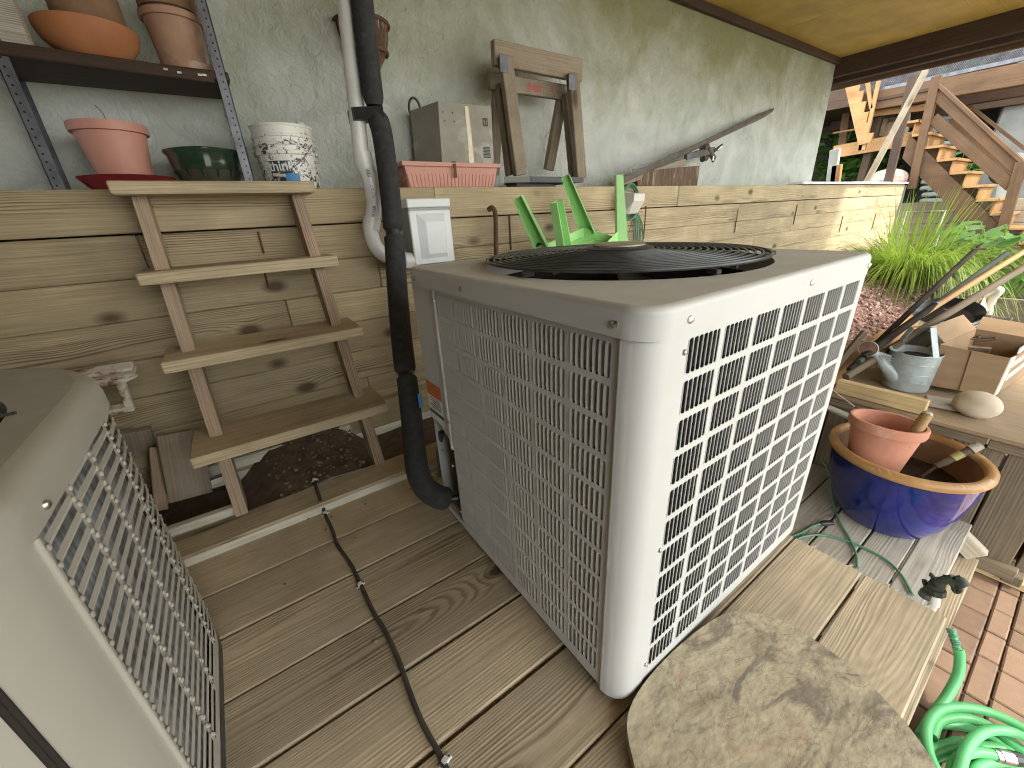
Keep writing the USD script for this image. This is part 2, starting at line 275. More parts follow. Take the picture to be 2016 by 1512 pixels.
M_card = pbr('cardboard', (0.27, 0.175, 0.095), (0.22, 0.142, 0.078), scale=6, rough=0.85, bump=0.0004, bscale=60, stretch=(1, 1, 4))
M_cardg = pbr('dusty_grey_cardboard', (0.31, 0.29, 0.245), (0.26, 0.24, 0.195), scale=9, rough=0.9, c3=(0.38, 0.36, 0.31), s3=6)
M_tape = pbr('packing_tape', (0.62, 0.52, 0.34), (0.48, 0.38, 0.22), scale=16, rough=0.22)
M_tapew = pbr('white_packing_tape', (0.74, 0.68, 0.56), (0.64, 0.56, 0.42), scale=9, rough=0.35)
M_ink = pbr('dark_ink', (0.075, 0.07, 0.06), None, rough=0.8)
M_redp = pbr('red_paint', (0.46, 0.055, 0.045), (0.36, 0.05, 0.04), scale=30, rough=0.7)
M_stone = pbr('round_fieldstone', (0.47, 0.39, 0.29), (0.38, 0.31, 0.22), scale=7, rough=0.75, c3=(0.56, 0.50, 0.41), s3=6, lo3=0.5, hi3=0.68, bump=0.0010, bscale=90)
M_lava = pbr('pink_lava_gravel', (0.22, 0.10, 0.085), (0.42, 0.25, 0.21), scale=40, rough=0.9, var=0.45)
M_lavab = pbr('lava_bed', (0.09, 0.042, 0.035), (0.20, 0.10, 0.08), scale=45, rough=0.95, bump=0.01, bscale=50)
M_brick = pbr('clay_paver', (0.25, 0.155, 0.10), (0.175, 0.115, 0.085), scale=8, rough=0.82, c3=(0.29, 0.20, 0.115), s3=6, lo3=0.46, hi3=0.66, bump=0.0012, bscale=160, var=0.22)
M_joint = pbr('paver_sand', (0.075, 0.05, 0.038), (0.11, 0.075, 0.055), scale=40, rough=0.95)
M_ground = pbr('garden_ground', (0.055, 0.045, 0.028), (0.085, 0.075, 0.040), scale=2.0, rough=0.95, bump=0.02, bscale=12)
M_hill = pbr('dark_hillside', (0.012, 0.017, 0.008), (0.030, 0.040, 0.016), scale=1.5, rough=0.95)
M_bark = pbr('bark', (0.085, 0.065, 0.048), (0.14, 0.115, 0.09), scale=16, rough=0.9, bump=0.006, bscale=30, stretch=(3, 3, 0.5))
M_bark2 = pbr('split_block_bark', (0.16, 0.105, 0.068), (0.085, 0.055, 0.038), scale=10, rough=0.9, bump=0.012, bscale=22, stretch=(4, 4, 0.6), c3=(0.30, 0.22, 0.15), s3=9)
M_logend = pbr('log_end', (0.42, 0.30, 0.19), (0.32, 0.22, 0.14), scale=14, rough=0.85)
M_conc = pbr('old_concrete', (0.20, 0.20, 0.185), (0.14, 0.145, 0.135), scale=3, rough=0.9, bump=0.002, bscale=40)
M_conc2 = pbr('pale_bounce_slab', (0.42, 0.41, 0.37), (0.35, 0.34, 0.31), scale=3, rough=0.9)
M_slab = pbr('grey_block', (0.34, 0.36, 0.34), (0.27, 0.285, 0.265), scale=5, rough=0.9)
M_pink = pbr('pink_stone', (0.24, 0.15, 0.12), (0.40, 0.31, 0.26), scale=9, rough=0.85, bump=0.003, bscale=40)
M_blackm = pbr('black_enamel_pan', (0.010, 0.010, 0.011), None, rough=0.25)
M_tray = pbr('white_metal_tray', (0.66, 0.68, 0.74), (0.58, 0.6, 0.66), scale=4, rough=0.3)
M_brass = pbr('valve_dark_metal', (0.028, 0.034, 0.026), (0.06, 0.07, 0.055), scale=30, rough=0.45, metal=0.4)
M_bright = pbr('bright_clip', (0.70, 0.70, 0.67), None, rough=0.3, metal=0.3)
M_grey = pbr('grey_plastic_plate', (0.16, 0.155, 0.125), (0.12, 0.115, 0.09), scale=10, rough=0.6)
M_greyd = pbr('charcoal_plastic', (0.035, 0.036, 0.040), (0.055, 0.055, 0.058), scale=10, rough=0.5)
M_beige = pbr('outlet_plastic', (0.62, 0.58, 0.50), (0.56, 0.52, 0.45), scale=8, rough=0.4)
M_beiged = pbr('outlet_plastic_grey', (0.26, 0.25, 0.22), None, rough=0.5)
M_labelw = pbr('label_white', (0.72, 0.72, 0.69), None, rough=0.4)
M_labelo = pbr('label_orange', (0.55, 0.14, 0.04), None, rough=0.4)
M_labelg = pbr('label_green', (0.03, 0.09, 0.05), None, rough=0.4)
M_bluet = pbr('blue_tape', (0.06, 0.22, 0.45), None, rough=0.5)
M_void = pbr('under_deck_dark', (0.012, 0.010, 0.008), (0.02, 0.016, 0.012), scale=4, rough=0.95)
M_ceil = wood('yellow_ply_ceiling', (0.47, 0.315, 0.075), (0.40, 0.25, 0.055), ring=9, knots=False, fiber=0.12, stretch=0.06, var=0.04, rough=0.5, stain=(0.30, 0.19, 0.05), stain_amt=0.35)
# stucco: trowelled relief, olive patches that grow thicker towards the top
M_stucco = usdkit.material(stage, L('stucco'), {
    'g': ('geometry', {}), 'mp': ('mapping', {'scale': (1.0, 1.0, 0.85)}), 'n1': ('noise_texture', {'scale': 2.6, 'detail': 7.0, 'roughness': 0.62, 'distortion': 1.2}),
    'n2': ('noise_texture', {'scale': 9.0, 'detail': 6.0, 'roughness': 0.6, 'distortion': 0.8}), 'n3': ('noise_texture', {'scale': 1.3, 'detail': 6.0, 'roughness': 0.7, 'distortion': 0.5}),
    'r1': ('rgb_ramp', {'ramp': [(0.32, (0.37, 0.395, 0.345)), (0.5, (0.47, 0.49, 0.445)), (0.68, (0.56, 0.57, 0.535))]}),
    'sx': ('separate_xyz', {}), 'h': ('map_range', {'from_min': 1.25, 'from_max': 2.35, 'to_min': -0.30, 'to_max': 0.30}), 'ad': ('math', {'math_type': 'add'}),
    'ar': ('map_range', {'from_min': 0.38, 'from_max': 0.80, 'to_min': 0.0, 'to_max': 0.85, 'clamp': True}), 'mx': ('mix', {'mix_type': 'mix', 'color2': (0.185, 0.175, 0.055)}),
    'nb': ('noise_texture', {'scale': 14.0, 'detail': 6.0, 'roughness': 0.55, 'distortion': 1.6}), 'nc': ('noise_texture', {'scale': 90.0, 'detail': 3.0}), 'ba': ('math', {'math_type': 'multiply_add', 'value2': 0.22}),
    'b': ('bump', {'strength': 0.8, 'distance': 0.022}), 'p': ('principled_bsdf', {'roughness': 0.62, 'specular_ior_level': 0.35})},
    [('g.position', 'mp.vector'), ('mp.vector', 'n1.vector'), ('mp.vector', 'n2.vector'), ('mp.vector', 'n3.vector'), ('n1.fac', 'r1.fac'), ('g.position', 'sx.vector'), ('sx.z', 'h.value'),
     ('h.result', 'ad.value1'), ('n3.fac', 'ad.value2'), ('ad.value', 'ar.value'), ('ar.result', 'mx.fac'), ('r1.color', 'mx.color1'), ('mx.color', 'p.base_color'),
     ('mp.vector', 'nb.vector'), ('g.position', 'nc.vector'), ('nc.fac', 'ba.value1'), ('nb.fac', 'ba.value3'), ('ba.value', 'b.height'), ('b.normal', 'p.normal')], surface='p.BSDF')
M_granite = usdkit.material(stage, L('granite'), {
    'tc': ('texture_coordinate', {}), 'mp': ('mapping', {'rotation': (0, 0, 0.75), 'scale': (1.0, 2.3, 1.0)}),
    'n1': ('noise_texture', {'scale': 5.0, 'detail': 8.0, 'roughness': 0.66, 'distortion': 1.1}), 'r1': ('rgb_ramp', {'ramp': [(0.30, (0.25, 0.20, 0.13)), (0.43, (0.40, 0.335, 0.23)), (0.56, (0.46, 0.395, 0.275)), (0.70, (0.40, 0.28, 0.18))]}),
    'n2': ('noise_texture', {'scale': 4.2, 'detail': 9.0, 'roughness': 0.72, 'distortion': 1.6}), 'r2': ('rgb_ramp', {'ramp': [(0.505, (0, 0, 0)), (0.60, (0.8, 0.8, 0.8))]}), 'm2': ('mix', {'mix_type': 'mix', 'color2': (0.17, 0.145, 0.115)}),
    'n4': ('noise_texture', {'scale': 2.0, 'detail': 5.0, 'roughness': 0.6, 'distortion': 1.0}), 'r4': ('rgb_ramp', {'ramp': [(0.60, (0, 0, 0)), (0.625, (0.95, 0.95, 0.95))]}), 'm4': ('mix', {'mix_type': 'mix', 'color2': (0.055, 0.05, 0.042)}),
    'n3': ('noise_texture', {'scale': 40.0, 'detail': 4.0, 'roughness': 0.7}), 'r3': ('map_range', {'from_min': 0.3, 'from_max': 0.7, 'to_min': 0.68, 'to_max': 1.2}), 'x3': ('vector_math', {'math_type': 'scale'}),
    'v': ('noise_texture', {'scale': 7.0, 'detail': 6.0, 'distortion': 2.2}), 'vm': ('math', {'math_type': 'subtract', 'value2': 0.5}), 'va': ('math', {'math_type': 'absolute'}), 'vr': ('map_range', {'from_min': 0.0, 'from_max': 0.012, 'to_min': 0.6, 'to_max': 0.0, 'clamp': True}), 'm5': ('mix', {'mix_type': 'mix', 'color2': (0.13, 0.10, 0.07)}),
    'p': ('principled_bsdf', {'roughness': 0.38, 'specular_ior_level': 0.45})},
    [('tc.object', 'mp.vector')] + [('mp.vector', f'{k}.vector') for k in ('n1', 'n2', 'n3', 'n4', 'v')] + [('n1.fac', 'r1.fac'), ('n2.fac', 'r2.fac'), ('r2.color', 'm2.fac'), ('r1.color', 'm2.color1'), ('n4.fac', 'r4.fac'), ('r4.color', 'm4.fac'), ('m2.color', 'm4.color1'),
     ('v.fac', 'vm.value1'), ('vm.value', 'va.value1'), ('va.value', 'vr.value'), ('vr.result', 'm5.fac'), ('m4.color', 'm5.color1'), ('n3.fac', 'r3.value'), ('m5.color', 'x3.vector1'), ('r3.result', 'x3.scale'), ('x3.vector', 'p.base_color')], surface='p.BSDF')
M_bucket = usdkit.material(stage, L('paint_splattered_bucket'), {
    'g': ('geometry', {}), 'sx': ('separate_xyz', {}), 'n': ('noise_texture', {'scale': 26.0, 'detail': 7.0, 'roughness': 0.7, 'distortion': 2.0}), 'h': ('map_range', {'from_min': 1.30, 'from_max': 1.42, 'to_min': 0.075, 'to_max': -0.12, 'clamp': True}),
    'ad': ('math', {'math_type': 'add'}), 'r': ('rgb_ramp', {'ramp': [(0.60, (0, 0, 0)), (0.64, (1, 1, 1))]}), 'mx': ('mix', {'mix_type': 'mix', 'color1': (0.74, 0.72, 0.66), 'color2': (0.05, 0.05, 0.06)}), 'p': ('principled_bsdf', {'roughness': 0.45})},
    [('g.position', 'sx.vector'), ('g.position', 'n.vector'), ('sx.z', 'h.value'), ('h.result', 'ad.value1'), ('n.fac', 'ad.value2'), ('ad.value', 'r.fac'), ('r.color', 'mx.fac'), ('mx.color', 'p.base_color')], surface='p.BSDF')
def leaf(name, c1, c2, tr=0.45, rough=0.45):
    return usdkit.material(stage, L(name), {'g': ('geometry', {}), 'n': ('noise_texture', {'scale': 5.0, 'detail': 3.0}), 'wn': ('white_noise_texture', {'dimensions': '3D'}),
        'r': ('rgb_ramp', {'ramp': [(0.3, c1), (0.7, c2)]}), 'p': ('principled_bsdf', {'roughness': rough, 'specular_ior_level': 0.4}), 't': ('translucent_bsdf', {}), 'hv': ('hsv', {'value': 1.4, 'saturation': 1.1}), 'm': ('mix_closure', {'fac': tr})},
        [('g.position', 'n.vector'), ('n.fac', 'r.fac'), ('r.color', 'p.base_color'), ('r.color', 'hv.color'), ('hv.color', 't.color'), ('p.BSDF', 'm.closure1'), ('t.BSDF', 'm.closure2')], surface='m.closure')
M_grass = leaf('grass_blade', (0.15, 0.25, 0.035), (0.28, 0.36, 0.08))
M_dry = leaf('dry_blade', (0.16, 0.11, 0.05), (0.10, 0.075, 0.035), tr=0.2)
M_leaf = leaf('tree_leaf', (0.030, 0.085, 0.015), (0.085, 0.16, 0.03))
M_hosta = leaf('broad_leaf', (0.10, 0.22, 0.06), (0.17, 0.30, 0.12), tr=0.35, rough=0.3)

# ================================================================== SETTING
DK, STEP, BR = 0.0, -0.19, -0.40
structure('patio', prism(sg.box(-7, -10, 9, -2.15), 0.03, -0.49), M_conc2)  # unseen pale slab added to bounce sunlight up under the porch
structure('ground', prism(sg.box(-30, -30, 45, 40), 0.3, -0.80), M_ground)
v = []; xs = np.linspace(6.3, 40, 36); ys = np.linspace(-14, 30, 40)
G = np.stack(np.meshgrid(xs, ys, indexing='ij'), -1)
Hh = np.clip((G[..., 0] - 10.5) * 0.42 + (G[..., 1] - 2.5) * 0.25, -1.0, 9) - 0.55 + 0.5 * meshkit.fbm(np.dstack([G * 0.4, np.zeros(G.shape[:2] + (1,))]).reshape(-1, 3)).reshape(G.shape[:2])
V = np.dstack([G, Hh]).reshape(-1, 3); n1, n2 = G.shape[:2]
ii, jj = np.meshgrid(np.arange(n1 - 1), np.arange(n2 - 1), indexing='ij'); q = np.stack([ii * n2 + jj, (ii + 1) * n2 + jj, (ii + 1) * n2 + jj + 1, ii * n2 + jj + 1], -1).reshape(-1, 4)
structure('hillside', (V, q), M_hill, smooth=True)

# deck: boards along x, every one its own
deck = Node(uniq('/World/deck'), np.eye(4)); UsdGeom.Xform.Define(stage, deck.path); tag(stage.GetPrimAtPath(deck.path), kind='structure')
edges = [-0.043, 0.131, 0.311, 0.495, 0.682, 0.867, 1.060, 1.247, 1.434]
splits = {0: [0.2], 1: [0.55], 2: [], 3: [-0.9], 4: [], 5: [], 6: [-0.75], 7: []}
for i, (a, b) in enumerate(zip(edges, edges[1:])):
    g = 0.009 if i == 3 else 0.0045 + 0.002 * rnd.random()
    ends = [-2.6] + ([] if i in (0, 1) else splits[i]) + [1.287 + rnd.uniform(-0.004, 0.004)]
    for x0, x1 in zip(ends, ends[1:]):
        board(deck, 'deck_board', (x0 + 0.002, (a + b) / 2 + g / 2, -0.019 + rnd.uniform(-.0015, .0015)), (x1 - 0.002, (a + b) / 2 + g / 2 + rnd.uniform(-.001, .001), -0.019), b - a - g, 0.038, M_deck, b=0.004)
for x in (-2.3, -1.1, 0.1, 1.24): board(deck, 'joist', (x, -0.03, -0.12), (x, 1.43, -0.12), 0.038, 0.15, M_old)
# the splintered outer edge of the deck's end boards
for k in range(9):
    y = rnd.uniform(-0.02, 0.30); l = rnd.uniform(0.01, 0.03)
    put(deck, 'splinter', hull([(1.283, y, -.004), (1.283 + l, y + rnd.uniform(-.006, .006), -.008), (1.283, y + .012, -.006), (1.283, y + .006, -.02)]), M_raw)
# lower steps at the deck's right end
s1 = Node(uniq('/World/deck_step'), np.eye(4)); UsdGeom.Xform.Define(stage, s1.path); tag(stage.GetPrimAtPath(s1.path), kind='structure')
ye = [-0.013, 0.095, 0.207, 0.325, 0.44, 0.555, 0.67]
for a, b in zip(ye, ye[1:]): board(s1, 'deck_board', (1.20, (a + b) / 2, STEP - 0.019), (2.118, (a + b) / 2, STEP - 0.019), b - a - 0.005, 0.038, M_weath, b=0.004)
board(s1, 'joist', (1.6, 0.0, STEP - 0.09), (1.6, 0.66, STEP - 0.09), 0.038, 0.10, M_old); board(s1, 'joist', (2.06, 0.02, STEP - 0.09), (2.06, 0.66, STEP - 0.09), 0.038, 0.10, M_old)
for a, b in ((-0.0675, 0.05), (0.05, 0.17)): board(s1, 'lower_board', (1.20, (a + b) / 2, -0.349), (2.13, (a + b) / 2, -0.349), b - a - 0.004, 0.038, M_deck)
board(s1, 'brace_block', (2.10, -0.055, -0.30), (2.09, 0.03, -0.23), 0.07, 0.035, M_raw, up=(1, 0, 0))
# brick paving of rectangular pavers, laid in rows along x
pav = Node(uniq('/World/brick_paving'), np.eye(4)); UsdGeom.Xform.Define(stage, pav.path); tag(stage.GetPrimAtPath(pav.path), kind='structure')
put(pav, 'joint_sand', prism(sg.box(0.7, -1.3, 3.4, 0.7), 0.05, BR - 0.058), M_joint)
y = -0.060; r = 0
while y > -1.05:
    h = (0.078, 0.052, 0.080, 0.060)[r % 4]; x = 0.85 + (0.0, 0.063, 0.10, 0.03)[r % 4]
    while x < 2.35:
        l = rnd.choice((0.135, 0.135, 0.09, 0.19)) if h > 0.07 else rnd.choice((0.19, 0.205, 0.135))
        m = cbox(l - 0.0045, h - 0.0045, 0.05, 0.004)
        put(pav, 'paver', m, M_brick, T(x + l / 2, y - h / 2, BR - 0.025 + rnd.uniform(-.002, .002)) @ trimesh.transformations.rotation_matrix(rnd.uniform(-.012, .012), (0, 0, 1)))
        x += l
    y -= h; r += 1
# light board path beyond the pavers
path = Node(uniq('/World/board_path'), np.eye(4)); UsdGeom.Xform.Define(stage, path.path); tag(stage.GetPrimAtPath(path.path), kind='structure')
for k in range(9): board(path, 'path_board', (2.14 + 0.072 * k + 0.036, -1.2, -0.385), (2.14 + 0.072 * k + 0.036, 0.0 if k < 1 else -0.02, -0.385), 0.068, 0.03, M_light)

# retaining wall of stacked timbers, every timber its own
YW, WT = 1.95, 1.146
rw = thing('retaining_wall', 'long retaining wall of stacked pale treated timbers behind the two cooling units', 'retaining wall', (0, YW, 0))
jo = [[-1.4, 0.929, 2.90, 5.0, 6.9], [-1.9, -0.213, 1.9, 3.80, 5.45, 7.3], [-1.2, 0.60, 3.21, 4.9, 6.6], [-2.0, 0.184, 1.155, 2.4, 4.15, 6.0, 7.7], [-1.0, 1.4, 3.0, 5.2, 7.1], [-1.7, 0.7, 2.5, 4.5, 6.4], [-1.0, 0.45, 3.2, 5.0, 6.8], [-1.6, 0.2, 2.3, 4.7, 6.9]]
XE = 8.35
for c in range(8):
    zt = WT - 0.1428 * c; zb = zt - 0.1428; gp = 0.0065 if c == 0 else 0.0022
    ends = [-3.4] + jo[c] + [XE]
    for a, b in zip(ends, ends[1:]):
        dy = rnd.uniform(-0.003, 0.003)
        board(rw, 'timber', (a + 0.0012, YW + 0.07 + dy, (zt + zb) / 2 + (gp / 2)), (b - 0.0012, YW + 0.07 + dy + rnd.uniform(-.002, .002), (zt + zb) / 2 + gp / 2), 0.14, 0.1428 - gp, M_wall, b=0.004)
for (px, py0, py1, yy) in [(508, 456, 500, 1.945), (519, 530, 568, 1.945), (1003, 425, 492, 1.945), (1272, 405, 470, 1.945), (1453, 412, 457, 1.945), (1570, 403, 441, 1.945), (1660, 425, 456, 1.945), (1725, 420, 450, 1.945)]:
    a, b = onY(px, py0, yy), onY(px + (py1 - py0) * -0.0, py1, yy); b[0] = a[0]
    put(rw, 'rod', tube([a, b], 0.0045, 6), M_rust)
pz = 0.058
board(rw, 'pale_footing_board', (-0.42, 1.928, 0.066), (0.315, 1.928, 0.062), 0.024, 0.045, M_raw, up=(0, 0, 1))
# white cap flashing towards the far end of the wall
a = onY(1612, 367, 1.95)[0]
board(rw, 'cap_board', (4.9, 1.99, 1.163), (XE, 1.99, 1.163), 0.14, 0.022, M_white)
put(rw, 'end_face', hull([(XE + 0.004, 1.93, -.3), (XE + 0.16, 1.96, -.3), (XE + 0.004, 1.93, 1.13), (XE + 0.13, 1.96, 1.10), (XE + .004, 2.5, -.3), (XE + .15, 2.5, -.3), (XE + .004, 2.5, 1.13), (XE + .12, 2.5, 1.1)]), M_conc)
structure('ledge', prism(sg.box(-3.4, 2.094, XE, 3.2), 1.12, 0.02), M_dirt)
for k in range(40):
    pass
# sill in front of the wall's foot, with the open strip of dirt between
sill = thing('sill_beam', 'weathered low timber sill along the edge of the deck under the wooden steps', 'timber sill', (0, 1.50, 0))
board(sill, 'sill_plank', (-2.6, 1.5125, 0.010), (0.62, 1.5025, 0.010), 0.145, 0.05, M_rot, b=0.008)
board(sill, 'pale_edge', (-2.6, 1.4385, 0.009), (0.62, 1.4285, 0.009), 0.006, 0.040, M_raw, b=0.002)
board(sill, 'back_strip', (-0.62, 1.60, 0.030), (-0.165, 1.592, 0.030), 0.03, 0.07, M_raw)
gx, gy = np.meshgrid(np.linspace(-2.6, 1.6, 180), np.linspace(1.585, 1.953, 30), indexing='ij')
fz = meshkit.fbm(np.stack([gx * 7, gy * 7, gx * 0], -1).reshape(-1, 3)).reshape(gx.shape)
w_ = np.clip((gx + 0.17) / 0.12, 0, 1) * np.clip((0.37 - gx) / 0.10, 0, 1)
gz = -0.05 + w_ * (0.065 + 0.06 * (gy - 1.585) / 0.37) + 0.03 * fz
n1, n2 = gx.shape; ii, jj = np.meshgrid(np.arange(n1 - 1), np.arange(n2 - 1), indexing='ij'); q = np.stack([ii * n2 + jj, (ii + 1) * n2 + jj, (ii + 1) * n2 + jj + 1, ii * n2 + jj + 1], -1).reshape(-1, 4)
dirt = solo('dirt_strip', (np.dstack([gx, gy, gz]).reshape(-1, 3), q), M_dirt, None, None, smooth=True, kind='structure')
ms = []
for k in range(300):
    x, yv = rnd.uniform(-0.17, 0.37), rnd.uniform(1.585, 1.94); i = int((x + 2.6) / 4.2 * 179); j = int((yv - 1.585) / 0.368 * 29)
    s = rnd.choice((.0025, .003, .004, .005, .006, .0085)) * rnd.uniform(0.7, 1.2)
    m = rock((s, s * rnd.uniform(.6, 1), s * rnd.uniform(.5, .9)), k % 9, sub=1); ms.append(mv(m, T(x, yv, gz[i, j] + s * 0.3) @ trimesh.transformations.rotation_matrix(rnd.uniform(0, 6), (rnd.random(), rnd.random(), 1))))
solo('dirt_pebbles', cat(ms), M_peb, None, None, kind='stuff')
# stucco wall of the house
sw = thing('house_wall', 'mottled grey green stucco house wall above the timber retaining wall', 'stucco wall', (0, 2.3, 0))
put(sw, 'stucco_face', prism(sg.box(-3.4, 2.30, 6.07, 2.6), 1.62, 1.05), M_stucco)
put(sw, 'white_base_strip', prism(sg.box(-3.4, 2.288, 6.05, 2.299), 0.03, 1.14), M_conc)
# roof over the porch, its unseen front part shaped for sun and shade
roof = thing('porch_ceiling', 'yellow brown plywood porch ceiling with dark brown trim', 'porch ceiling', (2, 1, 2.4))
for x0, x1, y0, y1 in ((-3.4, -1.0, -.14, 2.3), (-1.0, 1.0, -.14, 2.3), (1.0, 3.2, -.14, 2.3), (3.2, 4.6, -.14, 2.3), (4.6, 6.05, -.14, 2.3), (-3.4, -1.0, -2.05, -.143), (-1.0, 1.0, -2.05, -.143), (1.0, 3.3, -2.05, -.143)):
    board(roof, 'ceiling_panel', (x0 + .0015, (y0 + y1) / 2, 2.41), (x1 - .0015, (y0 + y1) / 2, 2.41), y1 - y0 - .003, 0.012, M_ceil, b=0.002)
board(roof, 'wall_trim', (-3.4, 2.277, 2.375), (6.05, 2.277, 2.375), 0.04, 0.055, M_dark)
board(roof, 'rim_beam', (6.10, 2.6, 2.335), (6.10, -.18, 2.335), 0.09, 0.19, M_dark)
board(roof, 'rim_beam', (6.20, 2.6, 2.30), (6.20, -.18, 2.30), 0.08, 0.21, M_dark)
board(roof, 'rim_beam', (6.36, 2.6, 2.27), (6.36, -.18, 2.27), 0.045, 0.20, M_redwood)
put(sw, 'wing_wall', prism(sg.box(-1.55, -2.05, -1.45, 1.94), 3.2, -.6), M_dark); put(sw, 'wing_wall', prism(sg.box(-1.45, -1.3, -0.28, -1.2), 3.0, -.6), M_dark)  # unseen dark walls added to block light from the left and front
board(roof, 'front_fascia', (-3.4, -2.075, 2.44), (3.3, -2.075, 2.44), 0.04, 0.16, M_dark)
board(roof, 'front_fascia', (3.05, -.165, 2.44), (6.05, -.165, 2.44), 0.04, 0.16, M_dark)
board(roof, 'roof_sheet', (-3.45, .25, 2.56), (3.33, .25, 2.56), 4.66, 0.03, M_dark)
board(roof, 'roof_sheet', (3.33, 1.2, 2.56), (6.4, 1.2, 2.56), 2.72, 0.03, M_dark)

# ================================================================== COOLING UNIT (square)
X0, Y0, SZ, ZB, ZL, ZT = 0.444, 0.322, 0.835, 0.025, 0.834, 0.880
ac = thing('cooling_unit', 'large square light grey cooling unit with louvred sides and black round top grille', 'cooling unit', (X0 + SZ / 2, Y0 + SZ / 2, 0), 'outdoor cooling units')
def rrect(x0, y0, x1, y1, r, n=8): return sg.box(x0 + r, y0 + r, x1 - r, y1 - r).buffer(r, quad_segs=n)
CX, CY = X0 + SZ / 2, Y0 + SZ / 2
hole = sg.Point(CX, CY).buffer(0.352, quad_segs=32)
# lid: rounded top edge
def lid_mesh(outline_fn, ztop, zbot, R, holepoly, steps=5, crown=0.0):
    """a pressed lid: skirt, rounded shoulder, flat top with a round opening"""
    rings = [(0.0, zbot)] + [(R * (1 - math.cos(t)), ztop - R + R * math.sin(t)) for t in np.linspace(0, math.pi / 2, steps)]
    outs = []
    for ins, z in rings:
        c = np.array(outline_fn(ins).exterior.coords)[:-1]; outs.append(np.column_stack([c, np.full(len(c), z)]))
    return outs
def loft(rings):
    n = len(rings[0]); v = np.vstack(rings); f = []; j = np.arange(n); j2 = (j + 1) % n
    for i in range(len(rings) - 1): f.append(np.stack([i * n + j, i * n + j2, (i + 1) * n + j2, (i + 1) * n + j], 1))
    q = np.vstack(f); return trimesh.Trimesh(v, np.vstack([q[:, [0, 1, 2]], q[:, [0, 2, 3]]]), process=False)
def fixed_rrect(x0, y0, x1, y1, rs, n=8):
    """rounded rectangle, same vertex count at any size; rs = radii of the corners (x1,y1) (x0,y1) (x0,y0) (x1,y0)"""
    pts = []
    for (cx, cy, sx, sy), a0, r in zip(((x1, y1, -1, -1), (x0, y1, 1, -1), (x0, y0, 1, 1), (x1, y0, -1, 1)), (0, 90, 180, 270), rs):
        for a in np.linspace(a0, a0 + 90, n + 1): pts.append((cx + sx * r + r * math.cos(math.radians(a)), cy + sy * r + r * math.sin(math.radians(a))))
    return sg.Polygon(pts)
def lid(parent, x0, y0, x1, y1, rs, zb, zt, R, hole, mat, name='lid'):
    rg = lid_mesh(lambda i: fixed_rrect(x0 + i, y0 + i, x1 - i, y1 - i, [max(r - i, 0.004) for r in rs]), zt, zb, R, hole)
    top = fixed_rrect(x0 + R, y0 + R, x1 - R, y1 - R, [max(r - R, 0.004) for r in rs])
    flat = prism(top.difference(hole), 0.0012, zt - 0.0012)
    hc = np.array(hole.exterior.coords)[:-1]
    lip = loft([np.column_stack([hc, np.full(len(hc), z)]) for z in (zt, zt - 0.05)])
    return put(parent, name, cat([loft(rg), flat, lip]), mat, smooth=35)
lid(ac, X0 - .010, Y0 - .010, X0 + SZ + .010, Y0 + SZ + .010, [.05] * 4, ZL - .002, ZT, 0.012, hole, M_unit)
pr = np.linspace(0, 1, 5); 
def louver_bank(n=7, pitch=0.0129, h=0.0580, depth=0.0058):
    """seven louvres side by side along x, each hinged at its low-x side and pressed inwards, thin flat webs between them"""
    us = np.array([0.0, 0.05, 0.17, 0.36, 0.56]); hs = np.array([-0.03, -0.22, -0.12, 0.40, 1.0]); vs = np.array([0, 0.04, 0.11, 0.5, 0.89, 0.96, 1.0]); tp = np.array([0, .55, 1, 1, 1, .55, 0])
    V, Fc = [], []
    for k in range(n):
        b = len(V)
        for j, vv in enumerate(vs):
            for i, u in enumerate(us): V.append((k * pitch + u * pitch, (vv - 0.5) * h, -depth * hs[i] * tp[j]))
        for j in range(len(vs) - 1):
            for i in range(len(us) - 1): a = b + j * len(us) + i; Fc.append((a, a + 1, a + len(us) + 1, a + len(us)))
    return np.array(V), np.array(Fc)
BANK = louver_bank(); CW = 7 * 0.0129 - .0012; RP = 0.0700; ZTOP = 0.8185
def grille_panel(parent, width, starts, M, name='louvred_panel'):
    """panel in its own frame: x along the face, y up, z outward"""
    poly = sg.box(0, 0, width, ZL - ZB - 0.004)
    for s in starts:
        for r in range(11):
            zc = ZTOP - 0.0290 - RP * r - ZB; poly = poly.difference(sg.box(s, zc - .0290, s + CW, zc + .0290).buffer(-.004).buffer(.004, quad_segs=2))
    pn = put(parent, name, prism(poly, 0.0014, -0.0014), M_unit, M)
    for s in starts:
        for r in range(11):
            zc = ZTOP - 0.0290 - RP * r - ZB
            put(pn, 'louvre_bank', BANK, M_unit, M @ T(s, zc, 0), smooth=40)
    return pn
# left face (normal -x): panel x runs from the back (y large) to the front; louvres open to the back
wl = 0.680 - 0.045
Ml = np.eye(4); Ml[:3, 0] = (0, -1, 0); Ml[:3, 1] = (0, 0, 1); Ml[:3, 2] = (-1, 0, 0); Ml[:3, 3] = (X0 + .001, Y0 + 0.680, ZB)
left_starts = [Y0 + 0.680 - (0.993 - 0.1035 * k) for k in range(6)]
grille_panel(ac, wl, left_starts, Ml)
# right face (normal -y): louvres open towards -x
Mr = np.eye(4); Mr[:3, 0] = (1, 0, 0); Mr[:3, 1] = (0, 0, 1); Mr[:3, 2] = (0, -1, 0); Mr[:3, 3] = (X0 + .080, Y0 - .001, ZB)
wr = SZ - 0.080 - 0.012
right_starts = [0.016 + 0.1025 * k for k in range(7)]
grille_panel(ac, wr, right_starts, Mr)
